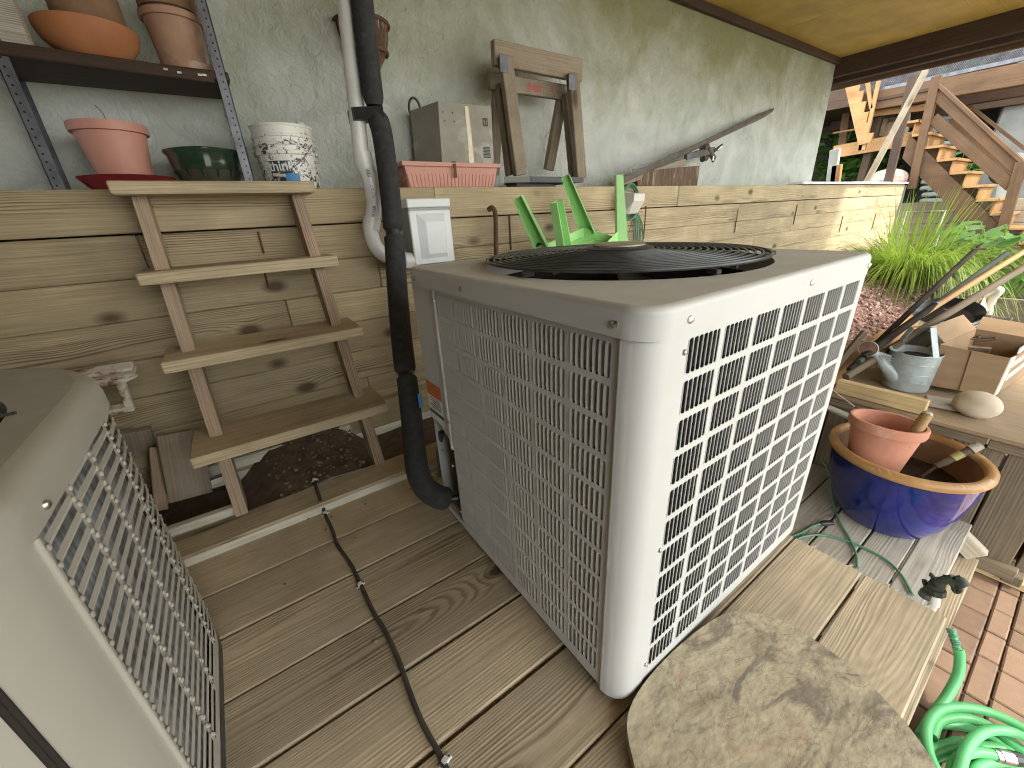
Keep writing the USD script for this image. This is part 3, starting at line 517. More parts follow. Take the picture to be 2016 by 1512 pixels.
# corner post: rounded sheet, sits 1.5 mm proud
pts = [(X0 + .0795, Y0 - .003)] + [(X0 + .045 - .048 * math.sin(a), Y0 + .045 - .048 * math.cos(a)) for a in np.linspace(0, math.pi / 2, 9)] + [(X0 - .003, Y0 + .0455)]
inn = [(x + .002, y + .002) for x, y in pts][::-1]
put(ac, 'corner_post', prism(sg.Polygon(pts + inn), ZL - ZB - .001, ZB - .004), M_unit, smooth=30)
# rear post, service cover with its warning label
board(ac, 'rear_edge', (X0 + SZ - .006, Y0 + .003, ZB), (X0 + SZ - .006, Y0 + .003, ZL - .004), 0.012, 0.006, M_unit, up=(0, 1, 0), b=.001)
cov = put(ac, 'service_cover', prism([(1.003, 0.345), (1.157, 0.43), (1.157, 0.832), (1.003, 0.832)], 0.0016), M_unit, np.array([[0, 0, -1, X0 + .0025], [1, 0, 0, 0], [0, 1, 0, 0], [0, 0, 0, 1.0]]))
board(ac, 'rear_post', (X0 + .003, 1.012, 0.33), (X0 + .003, 1.012, 0.832), 0.014, 0.012, M_unit, up=(-1, 0, 0), b=.002)
board(ac, 'rear_post', (X0 + .008, 1.150, 0.03), (X0 + .008, 1.150, 0.42), 0.018, 0.018, M_unit, b=.002)
lx = X0 - .0002
def quad_x(x, y0, y1, z0, z1): return prism(sg.box(y0, z0, y1, z1), 0.0004), np.array([[0, 0, -1, x], [1, 0, 0, 0], [0, 1, 0, 0], [0, 0, 0, 1.0]])
for nm, y0, y1, z0, z1, mm in (('warning_label', 1.045, 1.150, 0.452, 0.500, M_labelo), ('warning_label', 1.045, 1.150, 0.400, 0.4515, M_labelw), ('warning_label', 1.045, 1.150, 0.388, 0.3995, M_labelg), ('warning_label', 1.045, 1.150, 0.365, 0.3875, M_labelw)):
    m_, M_ = quad_x(lx - .0003, y0, y1, z0 + .03, z1 + .03); put(cov, nm, m_, mm, M_)
for k in range(5):
    m_, M_ = quad_x(lx - .0008, 1.055, 1.135 - .01 * (k % 3), .473 - .008 * k, .4755 - .008 * k); put(cov, 'label_text_line', m_, M_ink, M_)
# inner coil and base pan
inner = rrect(X0 + .028, Y0 + .028, X0 + SZ - .02, Y0 + SZ - .02, .05)
put(ac, 'coil', prism(inner.difference(inner.buffer(-.03)), ZL - ZB - .02, ZB + .01), M_coil)
put(ac, 'base_pan', prism(rrect(X0 + .004, Y0 + .004, X0 + SZ - .004, Y0 + SZ - .004, .045), 0.022, ZB - .004), M_unit)
put(ac, 'back_panel', cat([prism(sg.box(X0 + .01, Y0 + SZ - .004, X0 + SZ - .002, Y0 + SZ), ZL - ZB, ZB), prism(sg.box(X0 + SZ - .004, Y0 + .01, X0 + SZ, Y0 + SZ - .005), ZL - ZB, ZB)]), M_unit)
for fx in (X0 + .09, X0 + SZ - .09):
    for fy in (Y0 + .09, Y0 + SZ - .09): put(ac, 'foot', trimesh.creation.cylinder(.03, .022, sections=20), M_black, T(fx, fy, .0105))
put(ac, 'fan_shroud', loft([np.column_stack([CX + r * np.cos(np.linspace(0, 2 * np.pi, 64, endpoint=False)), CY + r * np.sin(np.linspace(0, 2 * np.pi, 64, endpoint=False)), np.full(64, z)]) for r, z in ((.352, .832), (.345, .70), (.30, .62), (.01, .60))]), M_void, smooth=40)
# fan blades under the guard
for k in range(3):
    a = 2 * math.pi * k / 3 + .5; P = []
    for r_ in np.linspace(.06, .32, 6):
        w_ = .16 + .22 * r_
        for s_ in (-.5, 0, .5): P.append((CX + r_ * math.cos(a + s_ * w_ * 2.2), CY + r_ * math.sin(a + s_ * w_ * 2.2), .80 + .05 * s_))
    P = np.array(P); fq = [(i * 3 + j, i * 3 + j + 1, (i + 1) * 3 + j + 1, (i + 1) * 3 + j) for i in range(5) for j in range(2)]
    put(ac, 'fan_blade', (P, np.array(fq)), M_black, smooth=True)
# wire guard: concentric rings over spokes
def gz_(r): return ZT + 0.016 + 0.012 * (1 - (r / .345) ** 2)
guard = put(ac, 'wire_guard', cat([tube([(CX + r * math.cos(a), CY + r * math.sin(a), gz_(r) - .005) for r in np.linspace(.06, .348, 8)], .0028, 6) for a in np.radians([20, 80, 140, 200, 260, 320])]), M_wire, smooth=60)
for k, r in enumerate(np.linspace(.098, .345, 16)):
    a = np.linspace(0, 2 * np.pi, 97); rr_ = .0036 if k == 15 else .0029
    m = lathe([(r + rr_ * math.cos(t), gz_(r) + rr_ * math.sin(t)) for t in np.linspace(0, 2 * np.pi, 7)[:-1]], 96, closed=True); m.apply_translation((CX, CY, 0))
    put(guard, 'ring', m, M_wire, smooth=60)
hb = lathe([(.001, .012), (.070, .012), (.086, .008), (.092, 0), (.092, -.014), (.001, -.014)], 48); put(guard, 'hub', hb, M_black, T(CX, CY, gz_(0) - .004), smooth=35)
put(guard, 'hub_plate', lathe([(.001, .006), (.060, .006), (.066, .003), (.066, 0)], 48), M_hubtop, T(CX, CY, gz_(0) + .0085), smooth=35)
for a in np.radians([10, 70, 130, 190, 250, 310]):
    put(guard, 'clip', cbox(.030, .012, .010, .002), M_wire, T(CX + .352 * math.cos(a), CY + .352 * math.sin(a), ZT + .008) @ trimesh.transformations.rotation_matrix(a, (0, 0, 1)))
def screw(parent, p, n, r=.0062):
    M = frame(p, np.cross(n, (0, 0, 1)) if abs(n[2]) < .9 else (1, 0, 0), n)
    put(parent, 'screw', lathe([(.0001, .0042), (r * .55, .0040), (r, .0018), (r, -.001)], 12), M_chrome, M, smooth=50)
for y in (1.10, 0.83, 0.372): screw(ac, (X0 - .0102, y, 0.852), (-1, 0, 0))
for x in (0.522, 0.925, 1.240): screw(ac, (x, Y0 - .0102, 0.853), (0, -1, 0))
for y, z in ((1.008, .80), (1.006, .43), (1.010, .34), (1.004, .09), (1.02, .265)): screw(ac, (X0 - .0016, y, z), (-1, 0, 0), .005)
for x, z in ((0.531, .80), (0.531, .41), (0.531, .08)): screw(ac, (x, Y0 - .0016, z), (0, -1, 0), .005)

# second unit at the left: round cornered with staggered punched slots
u2 = thing('cooling_unit', 'taupe round cornered cooling unit with staggered slots, cut off at the left edge', 'cooling unit', (-0.7, 1.05, 0), 'outdoor cooling units')
UX0, UX1, UY0, UY1 = -1.06, -0.249, 0.42, 1.352
RS = [.35, .35, .20, .20]; UT, UB = .752, .694; FCX, FCY, FR = -.632, .872, .300
hole2 = sg.Point(FCX, FCY).buffer(FR, quad_segs=24)
lid(u2, UX0, UY0, UX1, UY1, RS, UB - .003, UT, 0.030, hole2, M_unit2)
# body outline as an arc-length curve, to roll the slotted sheet along
def outline(ins): return np.array(fixed_rrect(UX0 + ins, UY0 + ins, UX1 - ins, UY1 - ins, [r - ins for r in RS], 24).exterior.coords)
oc = outline(.008); sl = np.concatenate([[0], np.cumsum(np.linalg.norm(np.diff(oc, axis=0), axis=1))])
def on_curve(s, off=0.0):
    s = np.asarray(s) % sl[-1]; x = np.interp(s, sl, oc[:, 0]); y = np.interp(s, sl, oc[:, 1]); e = 1e-3
    tx = np.interp((s + e) % sl[-1], sl, oc[:, 0]) - x; ty = np.interp((s + e) % sl[-1], sl, oc[:, 1]) - y; n = np.hypot(tx, ty) + 1e-12
    return x + off * ty / n, y - off * tx / n
cand = np.linspace(0, sl[-1], 4000); cx_, cy_ = on_curve(cand); seam = cand[np.argmin(np.hypot(cx_ + .262, cy_ - .607))]
s_end = seam + 0.022; CPT, SLT, NC = .1215, .106, 9; RPZ = .0285; NR = 22; ZTS = .688
V, Fq, Vb = [], [], []
def strip(s0, s1, z0, z1, oz0=0.0, oz1=0.0, ns=2):
    ss = np.linspace(s0, s1, ns); b = len(V)
    for s in ss:
        x, y = on_curve(s, oz0); V.append((x, y, z0)); x, y = on_curve(s, oz1); V.append((x, y, z1))
    for k in range(ns - 1): Fq.append((b + 2 * k, b + 2 * k + 2, b + 2 * k + 3, b + 2 * k + 1))
strip(seam + .002, s_end, .03, UB, ns=3)
for c in range(NC):
    s0 = s_end + c * CPT; s1 = s0 + SLT; sp = s0 + CPT
    strip(s1, sp, .03, UB, ns=3)
    zt_ = UB
    for r in range(NR):
        zs1 = ZTS - RPZ * r - (.5 * RPZ if c % 2 else 0); zs0 = zs1 - .0135
        # strip above this slot: flat sheet, its lower lip pressed outwards
        strip(s0, s1, zs1, (zs1 + zt_) / 2, .0, .0026, ns=6); strip(s0, s1, (zs1 + zt_) / 2, zt_, .0026, .0005, ns=6)
        for se, dr_ in ((s0 - .0035, 1), (s1 + .0035, -1)):
            x, y = on_curve(se, .0015); Vb.append((x, y, zs1 + .004))
        zt_ = zs0
    strip(s0, s1, .03, zt_, ns=6)
put(u2, 'slotted_sheet', (np.array(V), np.array(Fq)), M_unit2)
bm = trimesh.creation.icosphere(1, 1.0); bm.apply_scale((.0032, .0046, .0050))
put(u2, 'slot_ends', cat([mv(bm, T(*p)) for p in Vb]), M_unit2, smooth=True, kind='stuff')
ins_ = outline(.030); put(u2, 'coil', loft([np.column_stack([ins_[:-1], np.full(len(ins_) - 1, z)]) for z in (.03, .69)]), M_coil2, smooth=40)
ss = np.linspace(seam - 0.62, seam - .002, 40); Vp = []
for s in ss:
    x, y = on_curve(s, .002); Vp += [(x, y, .03), (x, y, UB)]
put(u2, 'corner_panel', (np.array(Vp), np.array([(2 * k, 2 * k + 2, 2 * k + 3, 2 * k + 1) for k in range(len(ss) - 1)])), M_unit2, smooth=True)
x, y = on_curve(seam, .003); put(u2, 'seam_bead', tube([(x, y, .03), (x, y, UB - .004)], .0048, 8), M_unit2, smooth=60)
for ds in (.106, .111): 
    x, y = on_curve(seam - ds, .0032); put(u2, 'panel_gap', tube([(x, y, .03), (x, y, UB - .004)], .0032, 6), M_void)
put(u2, 'base', loft([np.column_stack([outline(.008)[:-1], np.full(len(oc) - 1, z)]) for z in (.0, .034)] ), M_black)
x, y = on_curve(seam + .045, .0085); screw(u2, (x, y, .706), unit((.9, -.44, 0)), .006)
for r in np.linspace(.10, FR - .012, 9):
    m = lathe([(r + .0028 * math.cos(t), .0028 * math.sin(t)) for t in np.linspace(0, 2 * np.pi, 7)[:-1]], 72, closed=True); put(u2, 'guard_ring', m, M_wire, T(FCX, FCY, UT - .006), smooth=60)
put(u2, 'guard_spokes', cat([tube([(FCX, FCY, UT - .011), (FCX + (FR + .012) * math.cos(a), FCY + (FR + .012) * math.sin(a), UT + .002)], .003, 6) for a in np.radians(np.arange(8, 360, 60))]), M_wire)
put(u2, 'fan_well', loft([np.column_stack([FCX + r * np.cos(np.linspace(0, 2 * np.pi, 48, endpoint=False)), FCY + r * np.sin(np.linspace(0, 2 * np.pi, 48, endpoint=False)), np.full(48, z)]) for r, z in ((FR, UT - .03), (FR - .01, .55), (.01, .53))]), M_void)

# ================================================================== PIPES AND ELECTRICS
pv = thing('conduit_pipe', 'white plastic conduit rising up the wall and bending into the disconnect box', 'conduit', (0.59, 1.88, 0.83))
yp = 1.875
P = [onY(700 - 1, 258, yp), onY(674, -8, yp)]; d_ = unit(P[1] - P[0]); top = P[0] + d_ * 1.0
lower = onY(712, 312, yp)
put(pv, 'upper_pipe', tube([lower, (lower + top) / 2, top], .0305, 20), M_pvc, smooth=50)
sw_ = spline([onY(712, 300, yp), onY(717, 322, yp), onY(724, 340, yp), onY(731, 365, yp), onY(736, 400, yp), onY(734, 425, yp), onY(730, 448, yp)], 8)
rad = np.full(len(sw_), .031); rad[:12] = .037; rad[12:18] = np.linspace(.037, .031, 6)
offset_pipe = put(pv, 'offset_pipe', tube(sw_, rad, 20), M_pvc, smooth=50)
el = spline([onY(730, 440, yp), onY(730, 455, yp), onY(738, 482, yp), onY(757, 503, yp), onY(785, 512, yp), onY(815, 513, yp)], 8)
put(pv, 'elbow', tube(el, .0305, 20), M_pvc, smooth=50)
c0, c1 = onY(733, 430, yp), onY(730, 452, yp); put(pv, 'coupling', tube([c0, c1], .036, 20), M_pvc, smooth=50)
c0, c1 = onY(795, 512.5, yp), onY(808, 513, yp); put(pv, 'coupling', tube([c0, c1], .036, 20), M_pvc, smooth=50)
c0, c1 = onY(808, 513, yp), onY(822, 513, yp); put(pv, 'lock_nut', tube([c0, c1], .033, 20), M_pvc, smooth=50)
def pipe_text(parent, text, path, h, ang, r, mat=M_print, bold=False):
    """print running down a pipe: characters rolled around its surface"""
    m = meshkit.text_mesh(text, h, 0.0004, bold); v = np.array(m.vertices); p = np.asarray(path); cs = np.concatenate([[0], np.cumsum(np.linalg.norm(np.diff(p, axis=0), axis=1))])
    s = np.clip(v[:, 0], 0, cs[-1]); c = np.stack([np.interp(s, cs, p[:, k]) for k in range(3)], 1); t = np.gradient(p, axis=0); t = np.stack([np.interp(s, cs, t[:, k]) for k in range(3)], 1); t /= np.linalg.norm(t, axis=1, keepdims=True)
    side = np.cross(t, [0, -1.0, 0]); side /= np.linalg.norm(side, axis=1, keepdims=True); fr = np.cross(side, t)
    a = ang + (v[:, 1] - h / 2) / r; rr = r + .0004 + v[:, 2]
    put(parent, 'print', trimesh.Trimesh(c + rr[:, None] * (np.cos(a)[:, None] * fr * -1 * np.sign((fr[:, 1:2])) + np.sin(a)[:, None] * side), m.faces, process=False), mat)
pipe_text(offset_pipe, 'Carlon', sw_[24:], .012, 0.30, .031)
pipe_text(offset_pipe, '2 IN. UL', sw_[30:], .005, -0.15, .031)
def pipe_bars(path, s0, n, h, ang, r):
    p = np.asarray(path); cs = np.concatenate([[0], np.cumsum(np.linalg.norm(np.diff(p, axis=0), axis=1))]); out = []
    rr2 = random.Random(5)
    for k in range(n):
        s = s0 + k * .0055; c = np.array([np.interp(s, cs, p[:, i]) for i in range(3)]); c2 = np.array([np.interp(s + .0028 + .0015 * rr2.random(), cs, p[:, i]) for i in range(3)]); t = unit(c2 - c); side = unit(np.cross(t, [0, -1.0, 0])); fr = np.cross(side, t); fr = fr * -np.sign(fr[1])
        ring = [q + (r + .0005) * (math.cos(a) * fr + math.sin(a) * side) for a in np.linspace(ang - h / 2 / r, ang + h / 2 / r, 4) for q in (c, c2)]
        b = len(out) and 0
        out.append(trimesh.Trimesh(np.array(ring), np.array([(2 * i, 2 * i + 1, 2 * i + 3) for i in range(3)] + [(2 * i, 2 * i + 3, 2 * i + 2) for i in range(3)]), process=False))
    return cat(out)
put(offset_pipe, 'barcode', pipe_bars(sw_, .045, 9, .014, .25, .0345), M_print); put(offset_pipe, 'barcode', pipe_bars(sw_, .205, 9, .013, .25, .031), M_print)
# insulated refrigerant line
ln = thing('insulated_line', 'thick black foam insulated refrigerant line running down into the cooling unit', 'insulated pipe', (0.6, 1.7, 0.5))
upper = [onY(712, -10, 1.82), onY(722, 90, 1.82), onY(732, 170, 1.82), onY(737, 208, 1.82)]
up0 = upper[0] + (upper[0] - upper[1]) * 4
seg1 = spline([up0] + upper, 6); r1 = np.full(len(seg1), .040); r1[-4:] = (.039, .037, .034, .030)
put(ln, 'foam_sleeve', tube(seg1, r1, 18), M_foam, smooth=50)
s2 = spline([onY(740, 222, 1.82), onY(752, 262, 1.82), onY(762, 330, 1.80), onY(770, 400, 1.77), onY(773.5, 440, 1.745), onY(774, 456, 1.735)], 6); r2 = np.full(len(s2), .041); r2[:3] = (.030, .036, .040); r2[-4:] = (.040, .038, .034, .030)
put(ln, 'foam_sleeve', tube(s2, r2, 18), M_foam, smooth=50)
s3 = spline([onY(775, 464, 1.73), onY(777, 480, 1.72), onY(781, 550, 1.66), onY(788, 640, 1.55), onY(795, 705, 1.46), onY(799, 735, 1.415)], 6); r3 = np.full(len(s3), .041); r3[:2] = (.031, .040); r3[-3:] = (.040, .036, .030)
put(ln, 'foam_sleeve', tube(s3, r3, 18), M_foam, smooth=50)
s4 = spline([onY(800.5, 742, 1.405), onY(803, 760, 1.38), onY(811, 830, 1.28), onY(817, 890, 1.19), onY(823, 930, 1.13), onY(836, 958, 1.09), onY(858, 976, 1.06), onY(885, 984, 1.04)], 7); r4 = np.full(len(s4), .0385); r4[:2] = (.030, .037); r4[-2:] = (.034, .028)
put(ln, 'foam_sleeve', tube(s4, r4, 18), M_foam, smooth=50)
for a, b in ((s2[-1], s3[0]), (s3[-1], s4[0])): put(ln, 'tape_joint', tube([a + (a - b) * .3, a, (a + b) / 2, b, b + (b - a) * .3], [.030, .0315, .030, .0315, .030], 18), M_black, smooth=40)
put(ln, 'copper_end', tube([s4[-1] - (s4[-1] - s4[-2]) * .2, s4[-1] + np.array((.05, -.015, .0))], .012, 10), M_black, smooth=40)
tp = lambda dy: [onY(695, 224, yp - .036), onY(715, 226, yp - .034), onY(740, 224, 1.78), onY(752, 222, 1.79)]
put(ln, 'binding_tape', hull(np.vstack([np.array(c) + o for c in ([onY(695, 224, yp - .03), onY(753, 221, 1.79)]) for o in np.array([(0, 0, -.022), (0, 0, .022), (0, .07, -.022), (0, .07, .022), (0, -.012, -.02), (0, -.012, .02)])])), M_black)
vt = thing('service_valve', 'grey service valve and thin line hanging below the cooling unit cover', 'valve', (0.47, 1.12, .2))
put(vt, 'valve_body', cat([tube([onX(868, 850, .47), onX(866, 880, .47)], .011, 10), tube([onX(868, 880, .47), onX(866, 905, .47)], .016, 10), tube([onX(866, 905, .47), onX(866, 935, .47)], .013, 10)]), M_steel, smooth=50)
put(vt, 'thin_line', tube(spline([onX(862, 925, .47), onX(845, 935, .46), onX(832, 922, .44), onX(826, 905, .42)], 6), .0055, 8), M_galv, smooth=50)
bt = solo('blue_tape_tag', hull([onY(822, 778, 1.24) + o for o in np.array([(0, 0, 0), (.012, 0, .004), (.004, .01, 0)])] + [onY(826, 803, 1.24) + o for o in np.array([(0, 0, 0), (.016, 0, 0), (.004, .01, 0)])]), M_bluet, 'scrap of blue tape behind the black insulated line', 'tape tag')
# disconnect box
db = thing('disconnect_box', 'white metal electrical disconnect box mounted on the timber retaining wall', 'electrical box', (0.865, 1.9, .95))
x0, x1, z0, z1 = 0.745, 0.945, 0.808, 1.083
put(db, 'case', cbox(x1 - x0, .095, z1 - z0, .004), M_boxgrey, T((x0 + x1) / 2, 1.9015, (z0 + z1) / 2))
dr = put(db, 'door', cbox(x1 - x0 + .006, .014, z1 - z0 - .042, .004), M_white, T((x0 + x1) / 2, 1.848, (z0 + z1) / 2 - .018))
put(db, 'top_cap', cbox(x1 - x0 + .014, .112, .036, .004), M_white, T((x0 + x1) / 2, 1.8955, z1 - .008))
zc = (z0 + z1) / 2 - .012; xc = (x0 + x1) / 2
o_ = lambda w, h, y, dx=0, dz=0: [(xc + dx + sx * w, y, zc + dz + sz * h) for sx in (-1, 1) for sz in (-1, 1)]
put(dr, 'raised_panel', hull(o_(.070, .098, 1.8405) + o_(.046, .070, 1.824, .012, -.008)), M_white)
put(db, 'knockout_hub', tube([(x0 - .012, 1.89, .828), (x0 + .005, 1.89, .828)], .034, 20), M_boxgrey, smooth=50)
# outlet cover and coiled green cable
oc_ = thing('outlet_cover', 'beige weatherproof outlet cover fixed to the timber wall behind the cooling unit', 'outlet cover', (2.45, 1.9, 1.0))
A = onY(1240, 378, 1.88); B = onY(1240, 421, 1.88); C_ = onY(1279, 383, 1.86)
xa, za, zb_ = A[0] - .01, A[2], B[2]
put(oc_, 'back_plate', cbox(.10, .03, za - zb_ + .02, .004), M_beiged, T(xa + .06, 1.934, (za + zb_) / 2))
put(oc_, 'bubble_cover', hull([(xa, 1.92, za), (xa + .12, 1.92, za), (xa, 1.92, zb_), (xa + .12, 1.92, zb_), (xa + .012, 1.845, za - .012), (xa + .112, 1.84, za - .012), (xa + .012, 1.845, za - .055), (xa + .112, 1.84, za - .055), (xa + .02, 1.89, zb_), (xa + .11, 1.89, zb_)]), M_beige)
put(oc_, 'latch_groove', cbox(.014, .006, .05, .001), M_beiged, T(xa + .085, 1.858, (za + zb_) / 2 - .008) @ trimesh.transformations.rotation_matrix(.55, (1, 0, 0)))
cc = thing('coiled_cable', 'coil of thin green cable hung beside the outlet cover', 'cable coil', (2.3, 1.9, 1.0))
for k in range(7):
    ctr = onY(1238 + rnd.uniform(-3, 3), 398, 1.925 - .006 * k); aa = np.linspace(0, 2 * np.pi, 40)
    put(cc, 'cable_loop', tube([(ctr[0] + (.082 + .006 * rnd.random()) * math.cos(a), ctr[1], ctr[2] + (.092 + .008 * rnd.random() * 0 + .003 * k) * math.sin(a)) for a in aa], .0042, 6), M_cord, smooth=60)
for k in range(6):
    px = 1249 + 3.2 * k; put(cc, 'cable_strand', tube(spline([onY(1256 + rnd.uniform(-2, 2), 420, 1.915), onY(px, 445, 1.92), onY(px + rnd.uniform(-3, 3), 500, 1.93)], 5), .0042, 6), M_cord, smooth=60)
put(cc, 'cable_strand', tube(spline([onY(1250, 418, 1.92), onY(1240, 450, 1.93), onY(1232, 478, 1.93)], 5), .002, 5), M_black); put(cc, 'cable_strand', tube(spline([onY(1258, 425, 1.92), onY(1264, 455, 1.93), onY(1267, 478, 1.93)], 5), .002, 5), M_black)
# rusty stake pipe
rp = solo('rusty_pipe', tube(spline([onY(962, 413, 1.90), onY(968, 409, 1.88), onY(974, 416, 1.87), onY(976, 440, 1.87), onY(977, 520, 1.87)], 6), .0125, 12), M_rust, 'rusty steel pipe with a bent head standing against the timber wall', 'rusty pipe', smooth=50)

# ================================================================== WOODEN STEPS
st = thing('wooden_steps', 'leaning open wooden steps with four treads in front of the timber wall', 'steps', (0.08, 1.6, 0))
zf = .036
def stringer(xb, xt):
    a = np.array([xb, 1.60, zf]); b = np.array([xt, 1.915, 1.120]); d = unit(b - a); n = unit(np.cross(d, (1, 0, 0)))     # n: perpendicular within the plane
    w = .089; n = n if n[1] > 0 else -n
    prof = [(0, 0), (0, 0)]
    f0, f1 = a - n * w / 2, b - n * w / 2; k0, k1 = a + n * w / 2, b + n * w / 2
    # cut level at the foot and at the top
    f0 = f0 + d * ((zf - f0[2]) / d[2]); k0 = k0 + d * ((zf - k0[2]) / d[2]); f1 = f1 + d * ((1.119 - f1[2]) / d[2]); k1 = k1 + d * ((1.119 - k1[2]) / d[2])
    M = frame((a + b) / 2, d, (1, 0, 0)); iM = np.linalg.inv(M)
    pts = np.array([p + np.array((s, 0, 0)) for p in (f0, f1, k0, k1) for s in (-.0195, .0195)])
    put(st, 'stringer', hull(pts @ iM[:3, :3].T + iM[:3, 3]), M_string, M)
stringer(-.176, -.160); stringer(.340, .309)
for (xl, xr, yl, yr, z, dp) in ((-.246, .405, 1.505, 1.495, .330, .235), (-.238, .395, 1.625, 1.612, .625, .235), (-.228, .378, 1.715, 1.725, .893, .20), (-.217, .366, 1.79, 1.79, 1.158, .15)):
    ml, mr = np.array((xl, yl + dp / 2, z - .019)), np.array((xr, yr + dp / 2, z - .019))
    board(st, 'tread', ml, mr, dp, .038, M_step, b=.004)
for x, y, z in ((-.137, 1.885, 1.09), (-.137, 1.87, .96), (-.14, 1.80, .62)): put(st, 'nail', tube([(x, y, z), (x + .006, y, z)], .003, 6), M_chrome)
# boards leaning in the gap beside the steps
def leaner(name, label, p0, p1, w, t, mat, up): n = thing(name, label, 'board', p0); board(n, 'plank', p0, p1, w, t, mat, up=up); return n
leaner('leaning_board', 'wide dark stained board leaning in the gap left of the steps, nearest the steps', onZ(378, 985, .03) + (0, .01, .01), onY(352, 850, 1.88), .135, .038, M_old, (.2, -1, .3))
leaner('leaning_board', 'narrow stick with a red painted tip leaning left of the wide dark board', onZ(318, 1005, .03), onY(306, 880, 1.90), .040, .02, M_string, (.2, -1, .3))
leaner('leaning_board', 'broad weathered plank standing behind the corner of the taupe cooling unit', onZ(282, 985, .0) + (0, .04, 0), onY(246, 850, 1.93), .15, .03, M_old, (.1, -1, .2))
# rusted white frame hanging on the wall behind the second unit
rf = thing('rusted_frame', 'rusted white painted steel frame leaning on the timber wall behind the taupe unit', 'metal frame', (-.35, 1.8, .55))
yy = 1.78
def fb(p0, p1, w, t): board(rf, 'frame_bar', onY(*p0, yy), onY(*p1, yy), t, w, M_rustw, up=(0, -.25, 1) if abs(p0[0] - p1[0]) > 30 else (1, 0, .3), b=.002)
fb((150, 738), (262, 720), .012, .05); fb((150, 752), (268, 730), .010, .06); fb((165, 757), (240, 741), .030, .03); fb((232, 735), (258, 808), .022, .03); fb((185, 815), (262, 800), .022, .03); fb((238, 750), (268, 735), .020, .02)
# fabric channel, on the wall: half round rusty basket behind the pipes
bk = thing('wall_basket', 'brown half round slotted basket hanging on the stucco wall behind the pipes', 'wall basket', onY(715, 90, 2.25))
c = onY(714, 66, 2.29); R_ = .118
for k in range(13):
    a0, a1 = math.pi * k / 13 + .02, math.pi * (k + 1) / 13 - .02
    V = []
    for ph in np.linspace(0, 1, 5):
        for a in (a0, a1): V.append((c[0] + R_ * math.cos(a) * (1 - .55 * ph ** 2), c[1] - R_ * math.sin(a) * (1 - .55 * ph ** 2), c[2] + .03 - .17 * ph))
    put(bk, 'slat', (np.array(V), np.array([(2 * i, 2 * i + 1, 2 * i + 3, 2 * i + 2) for i in range(4)])), M_rust, smooth=True)
for z_, r_ in ((.03, R_), (-.075, R_ * .82)): put(bk, 'rim', tube([(c[0] + (r_ + .004) * math.cos(a), c[1] - (r_ + .004) * math.sin(a), c[2] + z_) for a in np.linspace(0, math.pi, 24)], .008, 8), M_rust, smooth=50)

# ================================================================== SHELF AND POTS ON THE LEDGE
LZ = 1.140
sh = thing('shelf_rack', 'grey perforated steel angle rack with one dark brown shelf above the retaining wall', 'shelf rack', (-.1, 2.13, LZ))
def angle_post(x, y, sx, sy):
    a = cat([prism(sg.box(min(0, sx * .030), min(0, sy * .0022), max(0, sx * .030), max(0, sy * .0022)), 1.2, LZ), prism(sg.box(min(0, sx * .0022), min(0, sy * .040), max(0, sx * .0022), max(0, sy * .030)), 1.2, LZ)])
    p = put(sh, 'angle_post', a, M_steel, T(x, y, 0))
    hs = []
    for k in range(52):
        z = LZ + .02 + .022 * k; hs.append(mv(trimesh.creation.cylinder(.0030, .0012, sections=8), T(sx * .013, -.0002 if sy > 0 else .0002, z) @ trimesh.transformations.rotation_matrix(math.pi / 2, (1, 0, 0))))
    put(p, 'punched_holes', cat(hs), M_void, T(x, y, 0), kind='stuff')
    put(p, 'rib', prism(sg.box(min(sx * .0225, sx * .0255), -.0015, max(sx * .0225, sx * .0255), .001), 1.2, LZ), M_steel, T(x, y, 0))
angle_post(-.372, 1.985, 1, 1); angle_post(-.405, 2.262, 1, -1); angle_post(.190, 1.985, -1, 1); angle_post(.215, 2.262, -1, -1)
board(sh, 'shelf_board', (-.40, 2.125, 1.509), (.200, 2.125, 1.509), .27, .027, M_dark, b=.003)
board(sh, 'shelf_lip', (-.40, 1.981, 1.512), (.150, 1.981, 1.498), .014, .034, M_dark, b=.003)
for x, z in ((.02, 1.505), (.055, 1.50), (.112, 1.500), (.125, 1.501)): put(sh, 'paint_fleck', cbox(.012, .001, .006, .0003), M_raw, T(x, 1.9735, z))
def pot_profile(rb, rt, h, rim_h, rim_o, wall=.008, taper_in=.0):
    return [(.001, 0), (rb, 0), (rb + (rt - rb) * (h - rim_h) / h, h - rim_h), (rt + rim_o, h - rim_h + .001), (rt + rim_o + .002, h - rim_h * .5), (rt + rim_o, h), (rt - wall + .002, h), (rt - wall, h - .01), (rb - wall * .5, .02), (.001, .02)]
def pot(name, label, cx, cy, z, prof, mat, cat_='flower pot', group=None, tilt=None):
    M = T(cx, cy, z)
    if tilt is not None: M = M @ trimesh.transformations.rotation_matrix(tilt[0], tilt[1])
    t = thing(name, label, cat_, (cx, cy, z), group); put(t, 'body', lathe(prof, 56), mat, M, smooth=38); return t, M
